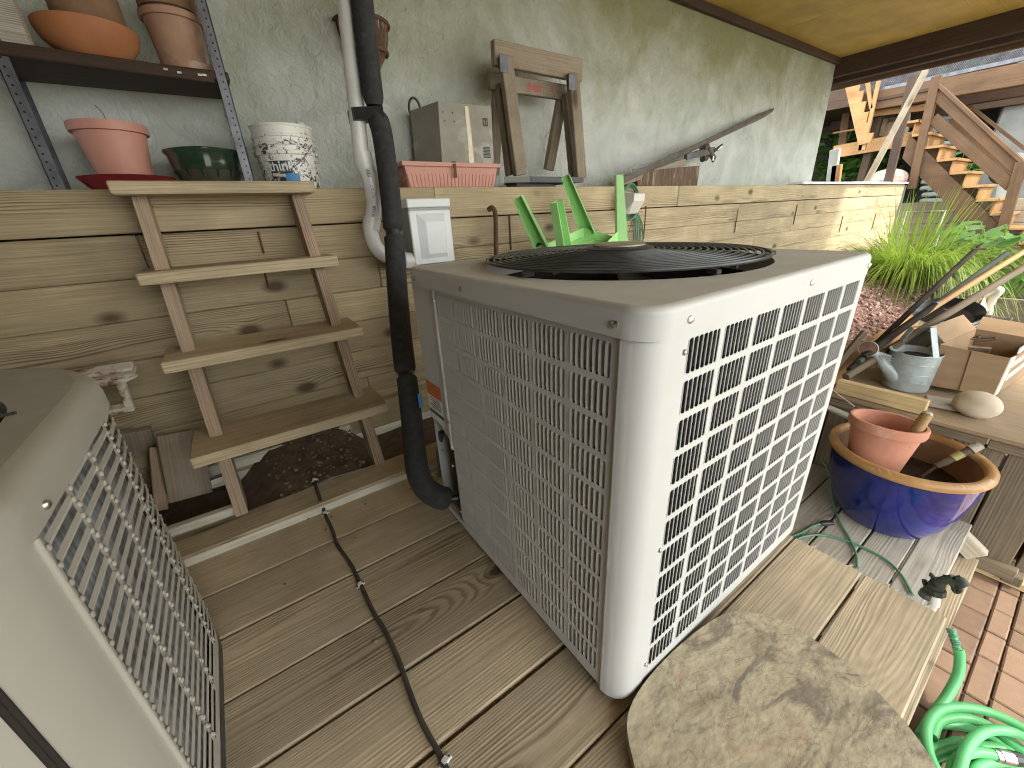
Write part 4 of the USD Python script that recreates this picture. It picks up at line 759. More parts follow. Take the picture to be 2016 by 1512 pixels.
# lower row on the ledge
p0, p1 = onY(131, 255, 2.12), onY(294, 268, 2.12); cx = (p0[0] + p1[0]) / 2; rt = (p1[0] - p0[0]) / 2
pot('red_saucer_bowl', 'dark red plastic bowl under the pink flower pot on the ledge', cx + .005, 2.12, LZ, [(.001, 0), (.095, 0), (.135, .05), (.138, .055), (.132, .055), (.09, .008), (.001, .008)], M_red, 'bowl')
t_, M_ = pot('flower_pot', 'pink plastic flower pot in a red bowl on the ledge left of the green bowl', cx + .002, 2.12, LZ + .012, [(.001, .0)] + pot_profile(.068, rt - .006, .206, .028, .006)[1:], M_terrap)
put(t_, 'dry_stem', tube(spline([(cx, 2.12, LZ + .19), (cx + .005, 2.10, LZ + .24), (cx - .008, 2.09, LZ + .27)], 5), .0014, 5), M_dry)
p0, p1 = onY(312, 276, 2.10), onY(470, 284, 2.10); cx = (p0[0] + p1[0]) / 2; rt = (p1[0] - p0[0]) / 2
t_, M_ = pot('glazed_bowl', 'dark green glazed bowl with a bare lower half between pink pot and splattered bucket', cx, 2.10, LZ, [(rt * .88, .075), (rt * .93, .10), (rt * .95, .125), (rt + .001, .133), (rt + .003, .142), (rt - .006, .146), (rt - .016, .13), (rt * .8, .06), (.001, .02)], M_green, 'bowl')
put(t_, 'bare_base', lathe([(.001, 0), (rt * .60, 0), (rt * .72, .03), (rt * .88, .0752)], 56), M_greenu, M_, smooth=40)
for k in range(14):
    a = 2 * math.pi * k / 14; put(t_, 'drip', hull([(rt * .88 * math.cos(a + d), rt * .88 * math.sin(a + d), .076) for d in (-.05, .05)] + [(rt * .905 * math.cos(a + d), rt * .905 * math.sin(a + d), .076) for d in (-.05, .05)] + [(rt * .79 * math.cos(a), rt * .79 * math.sin(a), .045)]), M_green, M_)
p0, p1 = onY(489, 255, 2.06), onY(611, 262, 2.06); cx = (p0[0] + p1[0]) / 2 + .004; rt = (p1[0] - p0[0]) / 2
bu, M_ = pot('paint_bucket', 'white plastic bucket splattered with dark paint on the ledge right of the rack', cx, 2.06, LZ, [(.001, 0), (rt * .90, 0), (rt * .985, .125), (rt + .006, .128), (rt + .007, .140), (rt * .99, .142), (rt * .99, .158), (rt + .005, .160), (rt + .005, .168), (rt * .985, .170), (rt * .985, .186), (rt + .004, .188), (rt + .004, .196), (rt * .98, .198), (rt * .985, .222), (rt + .003, .225), (rt + .003, .231), (rt - .006, .231), (rt * .86, .01), (.001, .01)], M_bucket, 'bucket')
def cyl_text(parent, text, M, r0, r1, z, h, ang, mat, bold=False, name='print'):
    m = meshkit.text_mesh(text, h, .0006, bold); v = np.array(m.vertices); w = v[:, 0].max(); a = ang + (v[:, 0] - w / 2) / r0; r = r0 + (r1 - r0) * v[:, 1] / max(h, 1e-6) + v[:, 2] + .0008
    put(parent, name, trimesh.Trimesh(np.stack([r * np.cos(a), r * np.sin(a), z + v[:, 1]], 1), m.faces, process=False), mat, M)
cyl_text(bu, 'think', M_, rt * .945 + .001, rt * .965 + .001, .070, .030, -2.02, M_labelw, True)
m = lathe([(rt * .925 + .0015, .028), (rt * .945 + .0015, .060)], 90); f = [t for t in m.faces if np.all(np.abs(np.arctan2(m.vertices[t][:, 1], m.vertices[t][:, 0]) + 1.72) < .26)]
put(bu, 'blue_patch', trimesh.Trimesh(m.vertices, f, process=True), M_bluet, M_)
m = lathe([(rt * .925 + .001, .020), (rt * .965 + .001, .104)], 90); f = [t for t in m.faces if np.all(np.abs(np.arctan2(m.vertices[t][:, 1], m.vertices[t][:, 0]) + 2.05) < .44)]
put(bu, 'dark_label', trimesh.Trimesh(m.vertices, f, process=True), pbr('bucket_label', (0.03, 0.035, 0.06), (0.4, 0.4, 0.38), scale=40, lo=.55, hi=.6, rough=.5), M_)
hp = [(rt * 1.0 * math.cos(a), rt * 1.0 * math.sin(a), .165 - .11 * math.sin(u * math.pi / 2)) for a, u in zip(np.linspace(-.75, -2.3, 14), np.linspace(0, 1, 14))]
hp = [(x * 1.04, y * 1.06, z) for x, y, z in hp]; put(bu, 'wire_handle', tube(hp, .0016, 6), M_steel, M_)
put(bu, 'grip', tube([np.array(hp[-1]) + (-.002, 0, .0), np.array(hp[-1]) + (.035, -.022, -.004)], .0062, 8), M_raw, M_)
put(bu, 'dried_paint_lump', rock((.016, .012, .024), 3, 2, .4), M_pvc, M_ @ T(rt * .75, rt * .3, .238))
# upper row on the shelf
SZ_ = 1.5225
cb = thing('slate_block', 'small brown framed wooden block at the left end of the shelf', 'wood block', (-.33, 2.1, SZ_))
put(cb, 'block', cbox(.10, .10, .15, .004), M_old, T(-.342, 2.06, SZ_ + .076) @ trimesh.transformations.rotation_matrix(.25, (0, 0, 1)))
put(cb, 'face_panel', cbox(.082, .004, .128, .002), M_weath, T(-.342, 2.06, SZ_ + .076) @ trimesh.transformations.rotation_matrix(.25, (0, 0, 1)) @ T(0, -.051, 0))
p0, p1 = onY(78, 18, 2.10), onY(277, 75, 2.10); cx = onY(176, 60, 2.10)[0]; rt = .128
pot('terracotta_bowl', 'wide orange terracotta bowl on the shelf, stacked with a grey planter', cx - .006, 2.105, SZ_, [(.001, 0), (.062, 0), (.064, .014), (.090, .030), (.118, .058), (.128, .088), (.128, .10), (.120, .10), (.10, .05), (.001, .02)], M_terra2, 'bowl')
pot('stacked_planter', 'dull grey brown planter standing inside the orange terracotta bowl', cx + .010, 2.105, SZ_ + .060, [(.001, 0), (.070, 0), (.086, .05), (.090, .075), (.088, .14), (.080, .14), (.078, .02), (.001, .02)], M_terrad)
cx = onY(347, 70, 2.09)[0]
pot('pot_saucer', 'pale terracotta saucer under the flower pots at the right end of the shelf', cx + .010, 2.09, SZ_, [(.001, 0), (.076, 0), (.080, .006), (.083, .026), (.078, .027), (.072, .01), (.001, .01)], M_terra3, 'saucer')
pot('flower_pot', 'pale terracotta flower pot standing in a saucer at the right end of the shelf', cx, 2.09, SZ_ + .011, pot_profile(.066, .083, .155, .020, .006), M_terra3)
pot('flower_pot', 'brown terracotta flower pot nested in the top of the pale pot on the shelf', cx - .001, 2.09, SZ_ + .125, pot_profile(.066, .080, .125, .075, .002), M_terrad)
# right part of the ledge: trough, box, sawhorse
tr = thing('planter_trough', 'pink brown ribbed plastic planter trough under the grey cardboard box', 'planter trough', (1.0, 2.08, LZ))
A, B = onY(777, 330, 2.03), onY(984, 328, 2.03); xa, xb = A[0] + .035, B[0]; y0, y1 = 2.02, 2.20; zt = LZ + .115; ins = .028
def rect(x0, y0, x1, y1, z): return np.array([(x0, y0, z), (x1, y0, z), (x1, y1, z), (x0, y1, z)])
put(tr, 'body', loft([rect(xa + ins + .01, y0 + ins, xb - ins - .01, y1 - ins, LZ), rect(xa + .014, y0 + .014, xb - .014, y1 - .014, zt - .004), rect(xa + .020, y0 + .02, xb - .02, y1 - .02, zt - .004), rect(xa + ins + .016, y0 + ins + .006, xb - ins - .016, y1 - ins - .006, LZ + .01)]), M_terrap)
put(tr, 'rim', loft([rect(xa + .012, y0 + .012, xb - .012, y1 - .012, zt - .010), rect(xa, y0, xb, y1, zt - .010), rect(xa, y0, xb, y1, zt + .008), rect(xa + .02, y0 + .02, xb - .02, y1 - .02, zt + .008), rect(xa + .02, y0 + .02, xb - .02, y1 - .02, zt - .010)]), M_terrap)
nr_ = 24
for k in range(nr_):
    u = (k + .5) / nr_; xb0 = xa + ins + .01 + u * (xb - xa - 2 * ins - .02); xt0 = xa + .014 + u * (xb - xa - .028)
    put(tr, 'rib', hull([(xb0 + s * .007, y0 + ins - .003, LZ) for s in (-1, 1)] + [(xb0 + s * .007, y0 + ins + .004, LZ) for s in (-1, 1)] + [(xb0 * .35 + xt0 * .65 + s * .007, y0 + ins * .35 + .014 * .65 - .003, LZ + .074) for s in (-1, 1)] + [(xb0 * .35 + xt0 * .65 + s * .007, y0 + ins * .35 + .014 * .65 + .004, LZ + .074) for s in (-1, 1)]), M_terrap)
for s in range(7):
    v0 = y0 + ins + (s + .5) / 7 * (y1 - y0 - 2 * ins); put(tr, 'rib', hull([(xa + ins + .006, v0 + d, LZ) for d in (-.006, .006)] + [(xa + .020, v0 + d, LZ + .074) for d in (-.006, .006)] + [(xa + ins + .013, v0 + d, LZ) for d in (-.006, .006)] + [(xa + .026, v0 + d, LZ + .074) for d in (-.006, .006)]), M_terrap)
put(tr, 'hanging_strap', board(tr, 'strap', onY(895, 322, 2.012), onY(898, 350, 2.025), .014, .004, M_rust, up=(0, -1, 0)) and cbox(.016, .05, .003, .001), M_rust, T(onY(895, 322, 2.012)[0], 2.03, zt + .010))
gb = thing('cardboard_box', 'dusty grey cardboard box with a tape seam and up arrows standing on the trough', 'cardboard box', (1.05, 2.1, zt))
zb0 = zt + .010; fy = 2.035
F0, F1, F2, F3 = onY(870, 313, fy), onY(862, 199, fy), onY(967, 210, fy), onY(972, 318, fy)
F0[2] = zb0; F3[2] = zb0
dpt = np.array((-.035, .235, 0)); dpt = np.array((-.05, .22, 0))
K0, K1, K2, K3 = F0 + dpt, F1 + dpt, F2 + dpt, F3 + dpt
put(gb, 'carton', hull([F0, F1, F2, F3, K0, K1, K2, K3]), M_cardg)
xh = unit(F3 - F0); nn = np.array((0, -1.0, 0)); MB = np.eye(4); MB[:3, 0] = xh; MB[:3, 2] = nn; MB[:3, 1] = np.cross(nn, xh); MB[:3, 3] = F0 + nn * .0008
Wb = np.linalg.norm(F3 - F0); Hb = F1[2] - F0[2]
put(gb, 'tape_seam', prism([(Wb * .50, 0), (Wb * .60, 0), (Wb * .585, Hb * .5), (Wb * .565, Hb * .97), (Wb * .50, Hb * .97), (Wb * .505, Hb * .4)], .0012), M_tape, MB)
def decal(shape, z=.0006): return prism(shape, .0005, z)
ar = sg.box(0, 0, .030, .036).difference(sg.box(.0025, .0025, .0275, .0335))
arrow = sg.Polygon([(.006, .007), (.011, .007), (.011, .021), (.0135, .021), (.0085, .030), (.0035, .021), (.006, .021)])
for nm, sh_ in (('arrow_frame', sg.box(0, 0, .030, .036).difference(arrow).difference(affinity.translate(arrow, .0135, 0))),):
    put(gb, 'up_arrows', decal(affinity.translate(sh_, Wb * .825, Hb * .66)), M_ink, MB)
for k in range(8): put(gb, 'fine_print', decal(sg.box(Wb * .80, Hb * (.10 + .026 * k), Wb * (.80 + .15 * rnd.uniform(.8, 1)), Hb * (.118 + .026 * k))), M_ink, MB)
for k, (u, v) in enumerate(((.08, .84), (.25, .84), (.10, .70), (.265, .70))): put(gb, 'grip_mark', decal(sg.Polygon([(Wb * u, Hb * v), (Wb * (u + .03), Hb * (v + .015)), (Wb * (u + .02), Hb * (v - .025))])), M_ink, MB)
for k in range(3): put(gb, 'fine_print', decal(sg.box(Wb * (.06 + .12 * (k > 0)), Hb * (.46 - .05 * k), Wb * (.44 - .05 * k), Hb * (.463 - .05 * k))), M_cardg, MB)
put(gb, 'strap_loop', tube([(F1[0] - .055 + .030 * math.cos(a), fy + .15, F1[2] - .012 + .052 * math.sin(a)) for a in np.linspace(-.3, math.pi + .3, 18)], .006, 8), M_black, smooth=50)
put(gb, 'red_tab', hull([F1 + xh * Wb * .62 + (0, .002, -.004), F1 + xh * Wb * .66 + (0, .002, -.004), F1 + xh * Wb * .64 + (0, .006, .012), F1 + xh * Wb * .64 + (0, .010, .0)]), M_redp)
# sawhorse: two trestles folded together
hs = thing('sawhorse', 'weathered wooden folding sawhorse standing on the ledge against the stucco wall', 'sawhorse', (1.6, 2.15, LZ))
Yf, Yb = 2.06, 2.20
A, B = onY(970, 104, Yf), onY(1143, 140, Yf)
board(hs, 'top_rail', A, B, .038, .105, M_old, up=(0, 0, 1))
A, B = onY(962, 160, Yf + .07), onY(1112, 183, Yf + .07)
rail2 = board(hs, 'lower_rail', A, B, .036, .075, M_old, up=(0, 0, 1))
Mr_ = frame(A, B - A, (0, 0, 1)); MT = np.eye(4); MT[:3, 0] = Mr_[:3, 0]; MT[:3, 1] = Mr_[:3, 2]; MT[:3, 2] = -Mr_[:3, 1]; MT[:3, 3] = A + np.array((0, -.0185, 0))
lr_ = np.linalg.norm(B - A)
put(rail2, 'painted_word', meshkit.text_mesh('Rugs', .030, .0006, True), M_redp, MT @ T(lr_ * .45, -.014, 0)); put(rail2, 'painted_mark', meshkit.text_mesh('T', .030, .0006, True), M_redp, MT @ T(lr_ * .76, -.014, 0))
def leg(pt, pb, yt, yb, w=.040, t=.062): board(hs, 'leg', onY(*pb, yb), onY(*pt, yt), t, w, M_old, up=(1, 0, 0))
leg((994, 112), (1024, 345), Yf - .03, Yf - .05, .075, .036); leg((1127, 145), (1143, 352), Yf - .03, Yf - .05, .075, .036)
leg((983, 165), (1003, 345), Yf + .04, Yf + .02, .03, .05); leg((980, 180), (972, 345), Yf + .08, Yb, .06, .036)
leg((1109, 175), (1080, 335), Yf + .08, Yb, .065, .036); leg((1113, 185), (1128, 352), Yf + .05, Yf + .02, .04, .036)
for px, py in ((992, 113), (1126, 150)): put(hs, 'hinge_plate', cbox(.050, .004, .075, .002), M_steel, T(*onY(px, py + 12, Yf - .05)))
# workbench plate
wp = thing('step_plate', 'grey charcoal plastic step plate lying on the ledge in front of the sawhorse', 'plastic step', (1.55, 2.0, LZ))
def oz(px, py, y): return onY(px, py, y)
A, B, C2, D = oz(992, 337, 2.16), oz(1083, 336, 2.2), oz(1148, 352, 1.99), oz(1045, 353, 1.97)
zt_ = LZ + .06
put(wp, 'top', hull([(p[0], p[1], zt_ + d) for p in (A, B, C2, D, (D[0] - .16, D[1] + .03, 0)) for d in (0, -.03)]), M_grey)
put(wp, 'side_bracket', hull([(A[0] - .03, 2.0, LZ + .03), (A[0] - .03, 2.1, LZ + .075), (A[0] + .02, 2.0, LZ + .03), (A[0] - .03, 1.99, LZ + .002), (A[0] + .25, 1.99, LZ + .002), (A[0] + .25, 2.1, LZ + .002), (A[0] - .03, 2.1, LZ + .002), (A[0] + .25, 2.0, LZ + .02)]), M_greyd)
put(wp, 'edge_band', hull([(p[0], p[1] - .004, zt_ - .002 - d) for p in (D, C2) for d in (0, .026)] + [(p[0], p[1] + .004, zt_ - .002 - d) for p in (D, C2) for d in (0, .026)]), M_greyd)
# split wood block, bar and clamp
wb = solo('split_log', trimesh.Trimesh(*(lambda m: (m.vertices, m.faces))(hull([onY(1256, 338, 2.03), onY(1352, 340, 2.03), onY(1378, 326, 2.03), onY(1255, 368, 2.03) , onY(1372, 368, 2.03), onY(1260, 336, 2.2), onY(1375, 328, 2.2), onY(1260, 368, 2.2), onY(1372, 368, 2.2)]).subdivide().subdivide().subdivide()), process=False), M_bark2, 'rough split brown log block on the ledge at the right', 'log block')
fb_ = solo('steel_bar', hull([onY(px, py, y) for px, py, y in ((1205, 372, 1.98), (1210, 357, 1.98), (1500, 222, 2.27), (1525, 212, 2.27), (1523, 218, 2.27), (1505, 231, 2.27), (1208, 369, 1.99), (1212, 356, 1.99), (1500, 222, 2.276), (1524, 213, 2.276))]), M_darkst, 'long flat dark steel bar propped against the stucco wall across the log', 'steel bar')
cl = thing('bar_clamp', 'bar clamp with shiny screw head lying across the split log', 'clamp', onY(1330, 320, 2.1))
put(cl, 'wooden_bar', hull([onY(1215, 368, 2.0), onY(1225, 356, 2.0), onY(1350, 312, 2.1), onY(1350, 326, 2.1), onY(1300, 338, 2.08), onY(1218, 368, 2.03), onY(1350, 312, 2.13), onY(1350, 326, 2.13)]), M_old)
board(cl, 'steel_sleeve', onY(1350, 309, 2.105), onY(1372, 304, 2.12), .03, .042, M_steel); board(cl, 'screw_bar', onY(1370, 304, 2.115), onY(1405, 296, 2.14), .022, .05, M_darkst)
for a, b, r in (((1383, 291), (1391, 289), .028), ((1383, 313), (1390, 311), .024), ((1393, 292), (1405, 312), .022), ((1405, 298), (1421, 286), .012), ((1402, 303), (1404, 318), .012)): put(cl, 'clamp_jaw', tube([onY(*a, 2.13), onY(*b, 2.14)], r, 10), M_darkst, smooth=50)
put(cl, 'crank', tube([onY(1412, 296, 2.13), onY(1421, 287, 2.12)], .010, 8), M_chrome, smooth=50); put(cl, 'crank', tube([onY(1403, 316, 2.12), onY(1404, 308, 2.12)], .008, 8), M_chrome, smooth=50)

# ================================================================== GREEN PLASTIC STOOL, upside down behind the unit
gs = thing('plastic_stool', 'lime green plastic stool lying upside down between the cooling unit and timber wall', 'plastic stool', (1.5, 1.6, .9))
def chan(pt, pb, yt, yb, w0, w1, open_side):
    """a moulded leg of U section: web and two flanges, tapered; open towards -y or the sides"""
    a, b = onY(*pt, yt), onY(*pb, yb); d = unit(b - a); s = unit(np.cross(d, open_side)); o = unit(np.cross(s, d))
    def pl(u0, u1, v0, v1): return hull([a + s * w0 * u + o * w0 * v for u in (u0, u1) for v in (v0, v1)] + [b + s * w1 * u + o * w1 * v for u in (u0, u1) for v in (v0, v1)])
    put(gs, 'leg', cat([pl(-.5, .5, -.06, 0), pl(-.5, -.44, 0, .7), pl(.44, .5, 0, .7)]), M_plast)
chan((1021, 388), (1070, 490), 1.66, 1.60, .045, .065, (-.8, -.6, 0)); chan((1090, 398), (1106, 500), 1.50, 1.50, .050, .062, (.25, -1, 0))
chan((1113, 346), (1158, 462), 1.78, 1.74, .044, .085, (-.9, -.8, 0)); chan((1213, 345), (1215, 480), 1.60, 1.60, .046, .075, (.75, -.6, 0))
E0, E1, E2, E3 = onY(1072, 482, 1.60), onY(1106, 500, 1.48), onY(1222, 470, 1.58), onY(1150, 448, 1.74)
zs = .86
seat = [np.array((p[0], p[1], p[2])) for p in (E0, E1, E2, E3)]
def rail(p, q, h=.05, t=.008, dz=0.0): put(gs, 'apron', hull([p + (0, 0, dz), p + (0, 0, dz - h), q + (0, 0, dz), q + (0, 0, dz - h), p + (t, t, dz), p + (t, t, dz - h), q + (t, t, dz), q + (t, t, dz - h)]), M_plast)
rail(E0, E1); rail(E1, E2, .07); rail(E2, E3); rail(E3, E0)
for k in range(6):
    u0, u1 = (k + .08) / 6, (k + .86) / 6; dn = np.array((0, 0, -.045))
    put(gs, 'seat_slat', hull([E0 + (E1 - E0) * u + dn for u in (u0, u1)] + [E3 + (E2 - E3) * u + dn for u in (u0, u1)] + [E0 + (E1 - E0) * u + dn + (0, 0, -.008) for u in (u0, u1)] + [E3 + (E2 - E3) * u + dn + (0, 0, -.008) for u in (u0, u1)]), M_plast)
put(gs, 'corner_skirt', hull([E2 + (0.004, 0, .06), E2 + (.006, 0, -.10), E1 + (E2 - E1) * .45 + (0, 0, -.06), E1 + (E2 - E1) * .45 + (0, 0, -.12), E2 + (.008, .008, .06), E2 + (.008, .008, -.10)]), M_plast)
put(gs, 'rubber_foot', tube([onY(1060, 473, 1.64), onY(1064, 486, 1.62)], .024, 12), M_black, smooth=50)

# ================================================================== ON THE DECK
cab = thing('deck_cable', 'black cable clipped down across the deck boards from the dirt strip to the front', 'cable', (0.1, .8, 0))
cp = [onZ(*p, .040) for p in ((566, 868), (590, 900), (617, 940))] + [onZ(*p, .043) for p in ((622, 957), (628, 975))] + [onZ(*p, .006) for p in ((640, 1012), (655, 1045), (664, 1072), (690, 1110), (712, 1155), (735, 1205), (757, 1240), (785, 1300), (806, 1360), (830, 1420), (868, 1490), (890, 1540))]
put(cab, 'cable', tube(spline(cp, 6), .0058, 8), M_cable, smooth=60)
for (p, z) in (((619, 946), .042), ((641, 1012), .004), ((710, 1152), .004), ((877, 1500), .004)):
    c = onZ(*p, z); M = T(*c) @ trimesh.transformations.rotation_matrix(.3, (0, 0, 1))
    put(cab, 'clip', cat([mv(cbox(.028, .011, .003, .001), T(0, 0, .001)), mv(trimesh.creation.cylinder(.0072, .010, sections=12), trimesh.transformations.rotation_matrix(math.pi / 2, (1, 0, 0)) @ T(0, .004, 0))]), M_bright, M)
    for s in (-1, 1): put(cab, 'clip_nail', trimesh.creation.cylinder(.0022, .004, sections=8), M_steel, M @ T(s * .0105, 0, .003))
ms = []
for px, py in ((607, 1021), (616, 1063), (641, 1043), (652, 1018), (719, 992), (770, 990), (808, 963), (852, 945), (630, 1120), (700, 1060), (560, 1150), (740, 1262), (1000, 1320), (672, 1480), (880, 1385), (935, 1320), (792, 980), (650, 1000), (600, 1052), (480, 1110)):
    s = rnd.uniform(.0025, .0055); ms.append(mv(rock((s, s * .8, s * .7), len(ms), 1), T(*onZ(px, py, .001 + s * .4))))
for k, m in enumerate(ms[:12]): solo('pebble', m, M_peb, 'small pebbles scattered on the deck beside the black cable', 'pebble', group='pebbles on the deck')
# granite offcut
gp = [(.385, .227), (.425, .280), (.47, .303), (.54, .314), (.63, .316), (.73, .310), (.823, .293), (.875, .257), (.912, .202), (.920, .12), (.907, .036), (.868, -.048), (.805, -.11), (.68, -.165), (.52, -.165), (.40, -.09), (.355, .02), (.352, .14)]
gp = spline([(x, y, 0) for x, y in gp + gp[:1]], 5)[:, :2]
gr = thing('granite_slab', 'rounded cream and grey granite offcut lying flat on the deck against the large unit', 'granite slab', (.63, .08, 0))
pg = sg.Polygon(gp).buffer(0)
gm = loft([np.column_stack([np.array(pg.buffer(-i).exterior.coords)[:-1][:0] if 0 else np.column_stack([gp[:-1, 0] + (0.63 - gp[:-1, 0]) * i * 3, gp[:-1, 1] + (.08 - gp[:-1, 1]) * i * 3]), np.full(len(gp) - 1, z)]) for i, z in ((.0005, .004), (0, .006), (0, .033), (.0008, .036))])
put(gr, 'slab', cat([gm, prism(sg.Polygon(np.column_stack([gp[:-1, 0] + (.63 - gp[:-1, 0]) * .0024, gp[:-1, 1] + (.08 - gp[:-1, 1]) * .0024])).buffer(0), .0005, .0355)]), M_granite, T(0, 0, 0), smooth=35)

# ================================================================== PLANTER BENCH AND WHAT STANDS ON IT
TZ, XB = 0.180, 2.155
pb = thing('planter_bench', 'grey plank planter bench with a plywood top right of the blue pot', 'planter bench', (2.8, 0, BR))
board(pb, 'plywood_top', (2.125, .055, TZ - .009), (2.125 + 1.5, .055, TZ - .009), 1.01, .016, M_ply, b=.003) if 0 else put(pb, 'plywood_top', cbox(1.01, 1.50, .016, .003), M_ply, frame((2.875, .055, TZ - .009), (0, 1, 0), (0, 0, 1)))
py = -.140
for w in (.134, .138, .132, .14, .135): 
    board(pb, 'plank', (XB + .018, py + w / 2, BR + .02), (XB + .018, py + w / 2, .118), w - .006, .032, M_planter, up=(-1, 0, 0), b=.004); py += w
for a, b in ((-.155, .045), (.051, .215), (.221, .56)): board(pb, 'trim_board', (XB + .010, a, .1395), (XB + .010, b, .1395), .046, .040, M_planter, up=(-1, 0, 0) if 0 else (0, 0, 1))
board(pb, 'skid', (XB - .012, -.16, -.345), (XB - .012, .56, -.345), .04, .05, M_planter); board(pb, 'skid_block', (XB - .03, -.155, -.36), (XB + .03, -.155, -.36), .05, .04, M_planter)
board(pb, 'front_plank', (XB + .02, -.165, -.10), (3.6, -.165, -.10), .03, .50, M_planter)
board(pb, 'back_plank', (XB + .02, .565, -.13), (3.6, .565, -.13), .03, .55, M_planter)
bl = thing('edge_board', 'short yellow pine offcut lying along the front edge of the plywood top', 'wood offcut', (2.17, .38, TZ)); board(bl, 'offcut', (2.168, .535, TZ + .031), (2.160, .232, TZ + .031), .040, .060, M_pine)
ob = thing('edging_board', 'orange pine edging board holding back the lava gravel behind the watering can', 'edging board', (2.8, .57, TZ)); board(ob, 'plank', (2.215, .585, TZ + .060), (3.62, .585, TZ + .060), .03, .13, M_oran)
lb = thing('edging_board', 'low pale board lying under the round stone and cardboard box', 'wood board', (2.3, .2, TZ)); board(lb, 'plank', (2.30, .26, TZ + .012), (2.34, .09, TZ + .012), .09, .022, M_weath)
# watering can
wc = thing('watering_can', 'galvanised metal watering can with a long rose spout standing on the plywood', 'watering can', (2.450, .362, TZ))
MC = T(2.450, .362, TZ + .001)
put(wc, 'body', lathe([(.001, 0), (.080, 0), (.082, .004), (.0828, .042), (.0843, .044), (.0832, .047), (.0842, .078), (.0857, .080), (.0846, .083), (.0862, .125), (.0877, .127), (.0866, .130), (.0885, .165), (.0915, .169), (.0905, .173), (.0875, .172), (.068, .150), (.055, .152), (.001, .152)], 56), M_galv, MC, smooth=32)
put(wc, 'filler_opening', lathe([(.001, .0), (.048, .0)], 40), M_void, MC @ T(.012, -.002, .1535)); put(wc, 'opening_rim', lathe([(.048 + .003 * math.cos(t), .003 * math.sin(t)) for t in np.linspace(0, 2 * np.pi, 9)[:-1]], 40, closed=True), M_galv, MC @ T(.012, -.002, .1545), smooth=60)
q0, q1 = onX(1772, 752, 2.40), onX(1716, 690, 2.37); sd = unit(q1 - q0)
put(wc, 'spout', cat([tube([q0 + (.02, -.01, -.01), q0 + sd * .05, q0 + sd * .12, q1], [.042, .033, .020, .013], 20)]), M_galv, smooth=50)
put(wc, 'spout_web', hull([onX(1780, 757, 2.44) + (.03, 0, 0), onX(1779, 760, 2.40), onX(1726, 694, 2.37), onX(1730, 692, 2.38), onX(1772, 703, 2.43), onX(1772, 703, 2.40), onX(1778, 712, 2.43)]), M_galv)
for k in range(3):
    f = lambda a, b, t: a + (b - a) * t
    put(wc, 'pressed_rib', tube([onX(f(1732, 1742, k / 2), f(700, 704, k / 2), 2.362 + .006 * k), onX(f(1761, 1768, k / 2), f(744, 732, k / 2), 2.377 + .006 * k)], .0028, 6), M_galv, smooth=60)
    put(wc, 'pressed_rib', tube([onX(f(1732, 1742, k / 2), f(700, 708, k / 2), 2.362 + .006 * k), onX(f(1770, 1768, k / 2), f(708, 722, k / 2), 2.386 + .004 * k)], .0028, 6), M_galv, smooth=60)
rc = onX(1709, 687, 2.355); rn = unit(np.array((-.72, -.25, .34)))
MRr = frame(rc, np.cross(rn, (0, 0, 1)), rn); put(wc, 'rose', lathe([(.013, -.035), (.028, -.008), (.036, .0), (.037, .004), (.034, .006)], 32), M_galv, MRr, smooth=40); put(wc, 'rose_plate', lathe([(.001, .008), (.034, .004)], 32), M_rust, MRr, smooth=True)
hd = [onX(1842, 705, 2.46), onX(1836, 648, 2.46)]
board(wc, 'handle_upright', onX(1843, 706, 2.40), onX(1837, 645, 2.42), .026, .004, M_galv, up=(-.6, -.8, 0)); board(wc, 'handle_grip', onX(1838, 643, 2.42), onX(1796, 644, 2.52), .022, .004, M_galv, up=(0, 0, 1)); board(wc, 'handle_strut', onX(1796, 645, 2.52), onX(1766, 680, 2.52), .022, .004, M_galv, up=(.3, -.5, 1))
# open cardboard box
cbx = thing('cardboard_box', 'open brown cardboard box with white tape standing on the plywood beside the stone', 'cardboard box', (2.6, .15, TZ))
b0, b1 = np.array((2.505, .100, TZ + .024)), np.array((2.475, .280, TZ + .024)); t0, t1 = np.array((2.505, .100, .372)), np.array((2.475, .300, .392)); dx = np.array((.40, -.048, 0))
def sheet(pts, n): n = unit(n) * .0022; return hull([p + n for p in pts] + [p - n for p in pts])
put(cbx, 'side', sheet([b0, b1, t0, t1], (1, .15, 0)), M_card); put(cbx, 'end_panel', sheet([b0 + (.003, 0, 0), b0 + dx, t0 + (.003, 0, -.004), t0 + dx + (0, 0, -.01)], (0, -1, 0)), M_card)
put(cbx, 'back_panel', sheet([b0 + dx, b1 + dx, t0 + dx, t1 + dx], (1, .15, 0)), M_card); put(cbx, 'end_panel', sheet([b1, b1 + dx, t1, t1 + dx], (0, 1, 0)), M_card); put(cbx, 'bottom', sheet([b0, b1, b0 + dx, b1 + dx], (0, 0, 1)), M_card)
put(cbx, 'flap', sheet([t1 + dx * .1, t1 + dx, t1 + dx + (-.0, .06, .06), t1 + dx * .1 + (0, .06, .06)], (0, -1, 1)), M_card); put(cbx, 'flap', sheet([t0 + dx, t1 + dx, t0 + dx + (.08, 0, .045), t1 + dx + (.08, 0, .045)], (-.5, 0, 1)), M_card); put(cbx, 'side_crease', sheet([b0 * .5 + b1 * .5 + (-.0045, 0, .0), b0 * .48 + b1 * .52 + (-.0045, 0, 0), t0 * .5 + t1 * .5 + (-.0045, 0, 0), t0 * .48 + t1 * .52 + (-.0045, 0, 0)], (1, .15, 0)), M_card)
put(cbx, 'tape_strip', sheet([b0 + (.006, -.004, 0), b0 + (.05, -.009, 0), t0 + (.006, -.004, -.002), t0 + (.065, -.011, -.004)], (0, -1, 0)), M_tapew)
